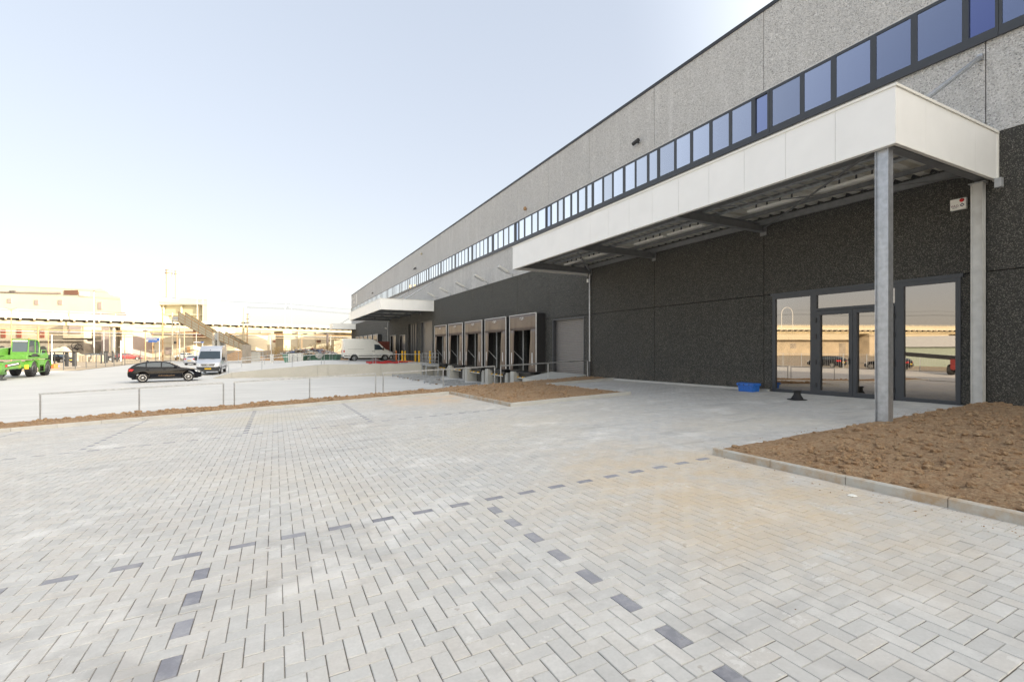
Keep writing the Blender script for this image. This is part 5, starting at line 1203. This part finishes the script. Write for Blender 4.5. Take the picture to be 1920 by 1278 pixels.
for px in (322,335.5):
    mb = MB(); slab(mb,px,dA,px+1.2,dA,GZ,zz(586,dA),.15); mb.build('landing_post', M['cream_light'], v)
mb = MB(); slab(mb,454,dC-.1,459,dC-.1,GZ,zz(646,dC),1.9); mb.build('foot_pier', M['stone_dark'], v)

# poles and masts
def pole(px, d, top, r, mat, label, arms=(), name='utility_pole', zb=-1.3):
    c_ = gp(px,d,0); t = empty(name, (c_.x,c_.y,zb), label=label, category='pole')
    mb = MB(); mb.cyl(c_+Vector((0,0,zb)), c_+Vector((0,0,zz(top,d))), r, 8, r*.8); mb.build('shaft', M[mat], t)
    for (py,l,rr_,mt) in arms:
        mb = MB(); z_ = zz(py,d); mb.bar(c_-RT*l*.5+Vector((0,0,z_)), c_+RT*l*.5+Vector((0,0,z_)), rr_, rr_); mb.build('crossarm', M[mt], t)
    return t
t = pole(21,62,580,.06,'rust_steel','slender street lamp with two arms above the green telehandler',((579,.5,.06,'galv_matt'),), 'street_lamp')
c_ = gp(21,62,0); mb = MB(); mb.bar(c_+Vector((0,0,zz(580,62))),c_+RT*.75+Vector((0,0,zz(577.5,62))),.05,.05); mb.bar(c_+Vector((0,0,zz(580,62))),c_-RT*.75+Vector((0,0,zz(577.5,62))),.05,.05); mb.build('lamp_arm', M['rust_steel'], t)
pole(71.5,80,612,.16,'rust_steel','short brown timber pole with dark crossarms behind the telehandler cab',((620,1.4,.1,'dark_steel'),(625,.8,.12,'dark_steel')))
pole(97,72,627,.07,'white_edge','plain thin white pole right of the telehandler',())
pole(305,90,585,.14,'rust_steel','rusty lattice pole left of the footbridge stairs',((588,1.2,.06,'dark_steel'),(612,.5,.12,'dark_steel')))
pole(272.5,100,617,.10,'rust_steel','short yellow brown pole left of the blue and white sign',((620,.9,.2,'dark_steel'),))
pole(345.5,96,606,.08,'girder','thin yellow pole behind the white parked car',())
pole(332,100,610,.07,'rust_steel','thin brown pole under the stair landing',((622,.6,.2,'galv_light'),))
pole(456.5,86,577,.2,'girder','tall tan rectangular mast beside the foot of the stairs',((605,.7,.3,'dark_steel'),(628,1.6,.06,'rust_steel')),'tall_mast')
pole(463.5,88,588,.10,'rust_steel','signal mast with insulators right of the tall tan mast',((589,.6,.1,'dark_steel'),(593.5,1.4,.08,'cream'),(598,.6,.12,'dark_steel'),(605,.8,.2,'dark_steel')),'signal_mast')
pole(508.8,82,623,.05,'galv_light','thin grey post standing in a white concrete foot',(),'sign_post')
pole(233.5,104,628,.07,'rust_steel','short dark yard pole right of the silo',((621,1.2,.1,'dark_steel'),(627,.8,.1,'dark_steel')))
pole(226.5,92,638,.09,'white_edge','low white post beside the silo',((650,.8,.08,'white_edge'),))
pole(614,118,624,.3,'mauve_wall','pale brick chimney stub behind the rubble',(),'brick_stub')
mb = MB(); slab(mb,506.5,82,511,82,-1.1,zz(664,82),.4); mb.build('concrete_block', M['white_edge'], label='white concrete block foot of the thin grey post', category='block')
# signs
t = empty('board_sign', gp(285,104,0), label='wide white and blue board sign on two posts in front of the cream depot', category='sign'); d = 104
mb = MB(); slab(mb,271.5,d,299,d,zz(640,d),zz(633,d),.1); mb.build('board', M['white_edge'], t)
mb = MB(); slab(mb,278,d-.1,294,d-.1,zz(641.5,d),zz(637.5,d),.08); slab(mb,294,d-.1,298.8,d-.1,zz(639,d),zz(633.4,d),.08); mb.build('blue_field', M['sign_blue'], t)
mb = MB(); slab(mb,272,d-.12,294,d-.12,zz(634.2,d),zz(633.2,d),.05); 
for k in range(9): slab(mb,274+k*2.1,d-.12,275.4+k*2.1,d-.12,zz(636.6,d),zz(635.4,d),.03)
mb.build('lettering', M['sign_blue'], t)
mb = MB(); slab(mb,272,d+.12,272.8,d+.12,GZ,zz(633,d),.1); slab(mb,298,d+.12,298.8,d+.12,GZ,zz(633,d),.1); mb.build('post', M['galv_light'], t)
t = empty('board_sign', gp(372,104,0), label='narrow white and blue board sign above the silver van', category='sign')
mb = MB(); slab(mb,363,d,381.5,d,zz(642.6,d),zz(640.3,d),.1); mb.build('board', M['white_edge'], t)
mb = MB(); slab(mb,376.5,d-.1,381.5,d-.1,zz(642.6,d),zz(640.3,d),.08)
for k in range(6): slab(mb,364+k*2,d-.1,365.3+k*2,d-.1,zz(641.9,d),zz(641.1,d),.04)
mb.build('lettering', M['sign_blue'], t)
mb = MB(); slab(mb,379,d+.12,379.8,d+.12,GZ,zz(642,d),.1); mb.build('post', M['galv_light'], t)
# fences
def fence(p0, p1, n, h, label, mat='dark_steel', bars=True, name='fence', z0=-1.15, r=.035):
    a, b = Vector((*p0,z0)), Vector((*p1,z0)); t = empty(name, a, label=label, category='fence'); d = (b-a)
    for k in range(n+1):
        p = a+d*k/n; mb = MB(); mb.bar(p,p+Vector((0,0,h)),r*2,r*2); mb.build('post', M[mat], t)
    mb = MB()
    for q in (.08,.96): mb.bar(a+Vector((0,0,h*q)),b+Vector((0,0,h*q)),.03,.04)
    if bars:
        m_ = int(d.length/.22)
        for k in range(m_): p = a+d*(k+.5)/m_; mb.bar(p+Vector((0,0,h*.08)),p+Vector((0,0,h*.96)),.014,.014)
    mb.build('mesh_panel', M[mat if bars else 'galv_matt'], t)
fence((-22.4,73.5),(-20.5,89),6,1.9,'dark mesh fence running along the far left edge of the yard')
fence((-20.4,90),(-12,96),5,2.3,'dark mesh fence behind the black car', r=.04)
fence((-11.5,96),(-2,93.5),5,2.0,'grey mesh fence behind the silver van', 'galv_matt')
fence((-1.5,110),(16,106),7,1.8,'low pale fence in front of the pale depot', 'rust_steel')
fence((-33,-18),(-33,60),30,1.9,'long steel bar fence at the far left side of the car park', 'galv_matt')
# gate posts: black square posts
for k,(px,d) in enumerate(((190,79),(196.5,80),(200.5,82),(211,85),(219.5,87))):
    c_ = gp(px,d,0); mb = MB(); mb.box(c_.x-.11,c_.x+.11,c_.y-.11,c_.y+.11,-1.2,zz(658.5,79)); mb.box(c_.x-.13,c_.x+.13,c_.y-.13,c_.y+.13,zz(658.5,79),zz(658.5,79)+.04); mb.build('gate_post', M['black_plastic'], label=f'black square gate post behind the black car, {NTH[k] if k<4 else "farthest"} of the five from the left', category='gate post', group='black gate posts')
# black steel stillage frames
t = empty('steel_gate_stack', gp(118,66,0), label='black steel gate frame standing on a white bar right of the telehandler', category='gate frame'); d = 66
mb = MB(); za, zb_ = zz(692,d), zz(660.5,d)
for px in (93,101,118,121.5,135,141.5): slab(mb,px,d,px+1.1,d,za,zb_,.12)
slab(mb,124,d-.1,126.4,d-.1,za,zb_,.2); slab(mb,136.5,d-.1,138.8,d-.1,za,zb_,.2)
slab(mb,93,d,142.5,d,zb_,zb_+.10,.14); slab(mb,93,d,142.5,d,za,za+.12,.14)
for px in (93,141.5): slab(mb,px,d+2.2,px+1.1,d+2.2,za,zb_,.12)
slab(mb,93,d+2.2,142.5,d+2.2,zb_,zb_+.1,.14)
mb.build('frame', M['black_plastic'], t)
mb = MB(); slab(mb,95,d-.3,141,d-.3,-1.12,za-.01,.2); mb.build('base_bar', M['white_edge'], t)
mb = MB(); slab(mb,134.5,d-.5,143,d-.5,-1.12,zz(689,d),.7); mb.build('counterweight', M['white_edge'], t)
mb = MB(); c_ = gp(109,d-.4,zz(687,d)); mb.lathe([(.05,-.15),(.14,-.13),(.14,.13),(.05,.15)], c_, n=12); mb.build('blue_drum', M['blue_plastic'], label='small blue drum on the white bar of the black gate frame', category='drum')
t = empty('site_light', gp(98,60,0), label='red wheeled site machine just right of the telehandler', category='site machine')
mb = MB(); slab(mb,95.5,60,101,60,zz(693,60),zz(682,60),.6); mb.build('body', M['orange'], t, bev=.05)
mb = MB(); c_ = gp(98.5,60,zz(697,60)); mb.lathe([(.12,-.1),(.26,-.1),(.26,.1),(.12,.1)], c_, 'x', 16); mb.build('wheel', M['black_rubber'], t)
mb = MB(); slab(mb,94.5,60,95.5,60,-1.1,zz(664,60),.1); mb.build('mast', M['black_plastic'], t)
# parked cars far off
def pc(px, d, rz, paint, label, kind='hatch', z=-1.15): c_ = gp(px,d,0); return car(label, paint, (c_.x,c_.y,z), rz, kind, group='cars parked beyond the yard')
pc(345,103,R(-110),'white_paint','small white car parked facing the camera beyond the yard')
pc(368,72,R(75),'silver_paint','silver saloon car half hidden behind the silver van','sedan',-1.12)
pc(113,84,R(-35),'black_paint','dark estate car behind the black steel gate frame')
pc(189,94,R(20),'black_paint','dark car behind the gate posts')
pc(241,100,R(15),'dark_red_paint','dark red car at the fence above the black car roof')
pc(166,98,R(200),'black_paint','dark car beside the stone blocks at the left')
c_ = Vector((-37,8,0)); car('black car parked far outside on the left, mirrored in the doors', 'black_paint', (-36.5,38,-1.14), R(95), group='cars parked beyond the yard')
car('dark grey car mirrored in the left entrance pane', 'black_paint', (-35.8,30.5,-1.14), R(88), group='cars parked beyond the yard')
# dirt heap, stone blocks
def heap(name, c_, rx, ry, h, mat, label, cat, seed=1, n=26):
    mb = MB(); vs = []; 
    for j in range(n+1):
        for i in range(n+1):
            u, v_ = i/n*2-1, j/n*2-1; rr_ = math.hypot(u,v_); z = h*max(0,1-rr_)**.8*(1+.5*noise.noise(Vector((u*3+seed,v_*3,0)))) + .08*h*noise.noise(Vector((u*11,v_*11,seed)))*(rr_<1)
            vs.append(c_+RT*u*rx+FW*v_*ry+Vector((0,0,z)))
    mb.add(vs, [(j*(n+1)+i,j*(n+1)+i+1,(j+1)*(n+1)+i+1,(j+1)*(n+1)+i) for j in range(n) for i in range(n)])
    return mb.build(name, mat, label=label, category=cat)
heap('sand_heap', gp(118,92,-1.2), 5.5,4,2.6, M['cream_old'], 'pale sand heap in front of the stone arches', 'sand heap', 3)
heap('earth_mound', gp(585,98,-1.2), 9,3,2.6, M['soil'], 'brown earth mound behind the rubble skip', 'earth mound', 8)
heap('earth_mound', gp(440,96,-1.2), 8,3,1.9, M['soil'], 'low brown earth mound behind the foot of the stairs', 'earth mound', 5)
for k, px in enumerate((147,155,171,181)):
    mb = MB(); slab(mb,px,88,px+6.5,88,-1.15,zz(665.5,88),.9); mb.build('stone_block', M['cream_old'], label=f'rough tan stone block by the parked cars, {ORD[k]} from the left of four', category='stone block', group='stone blocks', bev=.05)
# dark platform wall and light concrete blocks behind the ramp
d = 100; mb = MB(); slab(mb,425,d,560,d,-1.2,zz(657,d),1); mb.build('platform_wall', M['stone_dark'], label='long dark track platform wall behind the far ramp handrail', category='platform wall')
mb = MB(); slab(mb,468,90,483,90,-1.2,zz(660,90),1); mb.build('concrete_block', M['concrete'], label='grey concrete block in front of the dark platform wall', category='block')
mb = MB(); slab(mb,640,112,760,112,-1.2,zz(655,112),1); mb.build('garden_wall', M['stone_dark'], label='dark low wall seen beneath the rear of the white van', category='wall')
# skips with rubble
def skip(px0, px1, d, label):
    t = empty('rubble_skip', gp((px0+px1)/2,d,-1.1), label=label, category='skip', group='green rubble skips')
    a, b = gp(px0,d,0), gp(px1,d,0); zt_ = zz(664.5,d); zb_ = -1.05; dr = (b-a).normalized(); w_ = 2.2
    mb = MB(); P = []
    for z_, ins in ((zb_,.45),(zt_,0)): P += [Vector((*(a+dr*ins).xy,z_)),Vector((*(b-dr*ins).xy,z_)),Vector((*(b-dr*ins+FW*w_).xy,z_)),Vector((*(a+dr*ins+FW*w_).xy,z_))]
    mb.add(P,[(3,2,1,0),(0,1,5,4),(1,2,6,5),(2,3,7,6),(3,0,4,7),(4,5,6,7)]); mb.build('tub', M['skip_green'], t)
    mb = MB(); mb.bar(Vector((*a.xy,zt_))-FW*.05,Vector((*b.xy,zt_))-FW*.05,.12,.14)
    L__ = (b-a).length; n = int(L__/.9)
    for k in range(1,n): p = a+dr*(L__*k/n); mb.bar(Vector((*p.xy,zb_))+Vector((0,0,.1))-FW*.03,Vector((*p.xy,zt_))-FW*.03,.10,.08)
    mb.build('rib', M['skip_green'], t)
    return t
s1_ = skip(529,568,80,'green rubble skip behind the wire cage pallet')
s2_ = skip(572,633,83,'longer green rubble skip with white sheet hanging over its edge')
mb = MB(); slab(mb,573.5,82.8,579,82.8,zz(673,83),zz(668.5,83),.05); mb.build('white_notice', M['white_edge'], s2_)
rr = random.Random(21); simple('rubble_grey', (.42,.41,.39), .9); simple('rubble_white', (.72,.72,.70), .7)
mats = [M['rubble_grey'],M['rubble_white'],M['wood'],M['black_plastic'],M['stone_dark'],M['sign_blue'],M['brown_shutter']]
mb = MB()
for k in range(330):
    px = rr.uniform(531,630); d = rr.uniform(80.5,84.5); top = 664-10*math.sin(max(0,min(1,(px-528)/104))*math.pi)**.7*rr.random()**.6
    c_ = gp(px,d,zz(top,d)); a = rr.uniform(0,6.28); dr = Vector((math.cos(a),math.sin(a),rr.uniform(-.35,.35))); l = rr.uniform(.15,.9)
    mb.bar(c_-dr*l*.6,c_+dr*l*.6,rr.uniform(.08,.5),rr.uniform(.03,.16), rr.choice([0,0,1,1,1,2,3,4,0,5,6]))
mb.build('rubble', mats, fix=False, kind='stuff')
mb = MB(); n = 10; P0 = gp(592,82.4,zz(661,82.4)); P1 = gp(613,82.4,zz(656.5,82.4)); vs = []
for j in range(n+1):
    for i in range(n+1):
        p = P0.lerp(P1,i/n)-Vector((0,0,1.25*j/n*(1-abs(i/n-.35)*1.1)))-FW*(.1+.12*math.sin(i*1.3+j*.4)); vs.append(p)
mb.add(vs,[(j*(n+1)+i,j*(n+1)+i+1,(j+1)*(n+1)+i+1,(j+1)*(n+1)+i) for j in range(n) for i in range(n)])
mb.build('hanging_sheet', M['rubble_white'], label='white plastic sheet hanging from the rubble over the green skip', category='sheet').modifiers.new('s','SOLIDIFY').thickness = .01
# wire cage pallets
for px0, px1, lb in ((540,548.5,'wire cage pallet left one of three in front of the green skip'),(549.5,557,'wire cage pallet middle one of three in front of the green skip'),(558,565.5,'wire cage pallet right one of three in front of the green skip')):
    d = 70; t = empty('cage_pallet', gp(px0,d,-.9), label=lb, category='cage pallet', group='wire cage pallets')
    z0_, z1_ = zz(680,d), zz(662,d); mb = MB(); slab(mb,px0+.4,d+.1,px1-.4,d+.1,z0_+.15,z1_-.06,.6); mb.build('tank', M['white_trim'], t)
    mb = MB()
    for k in range(5): px = px0+(px1-px0-.2)*k/4; slab(mb,px,d,px+.25,d,z0_+.14,z1_,.03)
    for k in range(5): z_ = z0_+.15+(z1_-z0_-.17)*k/4; slab(mb,px0,d-.03,px1,d-.03,z_,z_+.025,.02)
    mb.build('cage', M['galvanised'], t)
    mb = MB(); slab(mb,px0,d,px1,d,z0_,z0_+.12,.8); mb.build('pallet', M['wood'], t)
t = empty('red_container', (13.5,66,-.1), label='dark red container standing behind the white van', category='container')
mb = MB(); mb.box(12.2,13.7,64.2,70.2,-.1,2.3); mb.build('body', M['red_container'], t); mb = MB()
for k in range(7): mb.box(12.25+k*.2,12.33+k*.2,64.15,64.2,.0,2.2)
mb.box(12.18,13.72,64.12,64.19,2.21,2.32); mb.build('corrugation', M['red_container'], t)
# bare shrubs and distant trees
def twigs(name, base, h, rnd, n, mat, label, cat, group=None, spread=.7, depth=4, trunk=False):
    mb = MB(); tb = MB() if trunk else mb
    def grow(p, d, l, r, lev, tgt):
        q = p+d*l; u, v_ = orth(d); k = 3 if lev < depth else 5
        ang = rnd.random(); vs = [p+(u*math.cos(a)+v_*math.sin(a))*r for a in (ang,ang+2.1,ang+4.2)]+[q+(u*math.cos(a)+v_*math.sin(a))*r*.65 for a in (ang,ang+2.1,ang+4.2)]
        tgt.add(vs, [(0,1,4,3),(1,2,5,4),(2,0,3,5)])
        if lev <= 0: return
        for _ in range(rnd.choice((2,3,3))):
            dd = (d+Vector((rnd.gauss(0,1),rnd.gauss(0,1),rnd.gauss(.15,.7)))*spread).normalized(); grow(q, dd, l*rnd.uniform(.6,.85), r*.62, lev-1, mb)
    for k in range(n):
        a = rnd.uniform(0,6.28); off = Vector((math.cos(a),math.sin(a),0))*(0 if trunk else h*.35*rnd.random())
        grow(base+off, Vector((rnd.gauss(0,.25),rnd.gauss(0,.25),1)).normalized(), h*.30, h*.018*(2 if trunk else 1), depth, tb)
    if trunk:
        t = empty(name, base, label=label, category=cat, group=group); tb.build('trunk', mat, t, fix=False); mb.build('crown', mat, t, fix=False)
    else: mb.build(name, mat, fix=False, label=label, category=cat, group=group)
rn = random.Random(9)
SB = [(514,95,3.2,'bare golden shrub left one behind the wire cage pallets'),(524,97,3.6,'bare golden shrub second behind the wire cage pallets'),(547,99,4.0,'leafless shrub behind the left end of the rubble'),(602,104,4.4,'leafless tan shrub behind the right end of the rubble'),(617,106,4.6,'leafless tan shrub right of the rubble, near the white van')]
for px,d,h_,lb in SB: twigs('bare_shrub', gp(px,d,-1.3), h_, rn, 6, M['twig_gold'], lb, 'shrub', 'bare shrubs behind the skips', .55, 4)
TL = ['furthest left tree, above the stair flight','small tree just left of the tall tan mast','wide tree right of the signal mast','second tree right of the signal mast','low tree midway between the masts','thin tree just left of the arched mast','tree just right of the arched mast','second tree right of the arched mast','tallest tree above the rubble skip','broad tree above the white hanging sheet','faint tree above the pale brick stub','faint tree close to the small canopy']
PX = [(432,215,9.5),(449,225,10),(478,205,9.5),(494,215,10.5),(507,210,10),(522,220,9.5),(552,215,9.8),(570,210,10.4),(583,220,11),(596,215,10),(618,225,9.6),(640,230,9.4)]
for k,(px,d,h_) in enumerate(PX):
    twigs('bare_tree', gp(px,d,-1.3), h_+1.6, rn, 2, M['twig'], 'distant leafless '+TL[k].replace('furthest left tree','tree furthest left'), 'tree', 'distant bare trees above the viaduct', .6, 5, True)
mb = MB(); 
t = empty('distant_works', VA-VD*120+VN*30, label='long cream works behind the viaduct far left of the car park', category='works')
vbar(mb,-200,-95,30,50,-1.3,10.6); vbar(mb,-95,-30,34,50,-1.3,12.2); mb.build('wall', M['cream'], t)
mb = MB(); vbar(mb,-200,-30,10,12,-1.3,4.4); mb.build('yard_wall', M['cream_old'], t)
for k in range(16):
    mb = MB(); s = -196+k*9.5; vbar(mb,s,s+2.4,9.85,9.95,1.2 if k%3 else -1.2,3.2); mb.build('opening', M['stone_dark' if k%2 else 'brown_shutter'], t)
# reflected side: long low green roofed shed and a red lift left of the car park
t = empty('long_shed', (-52,24,-1.3), label='long pale green shed far to the left, mirrored in the right entrance pane', category='shed')
mb = MB(); mb.box(-60,-52,12,38,-1.3,1.6); mb.build('wall', M['shed_green'], t); mb = MB(); mb.prism([(-60.4,11.6,1.6),(-51.6,11.6,1.6),(-56,11.6,3.2)],(0,26.8,0)); mb.build('roof', M['galv_light'], t)
DX, DY = 2, 32.2
t = empty('boom_lift', (-28,23,-1.1), label='red boom lift standing left of the car park, mirrored in the glass', category='boom lift')
mb = MB(); mb.box(-31.5+DX,-28.5+DX,-13+DY,-11+DY,-.6,.4); mb.build('chassis', M['dull_red'], t, bev=.06)
for x_ in (-31,-29):
    for y_ in (-13.1,-10.9): mb = MB(); mb.lathe([(.2,-.15),(.5,-.15),(.5,.15),(.2,.15)], (x_+DX,y_+DY,-.6), 'y', 20); mb.build('wheel', M['black_rubber'], t)
mb = MB(); mb.bar((-30+DX,-12+DY,.4),(-30.5+DX,-4.5+DY,1.0),.4,.4); mb.build('boom', M['black_plastic'], t)
mb = MB(); mb.box(-30.8+DX,-29.6+DX,-12.6+DY,-11.4+DY,.4,1.6); mb.build('turret', M['dull_red'], t)
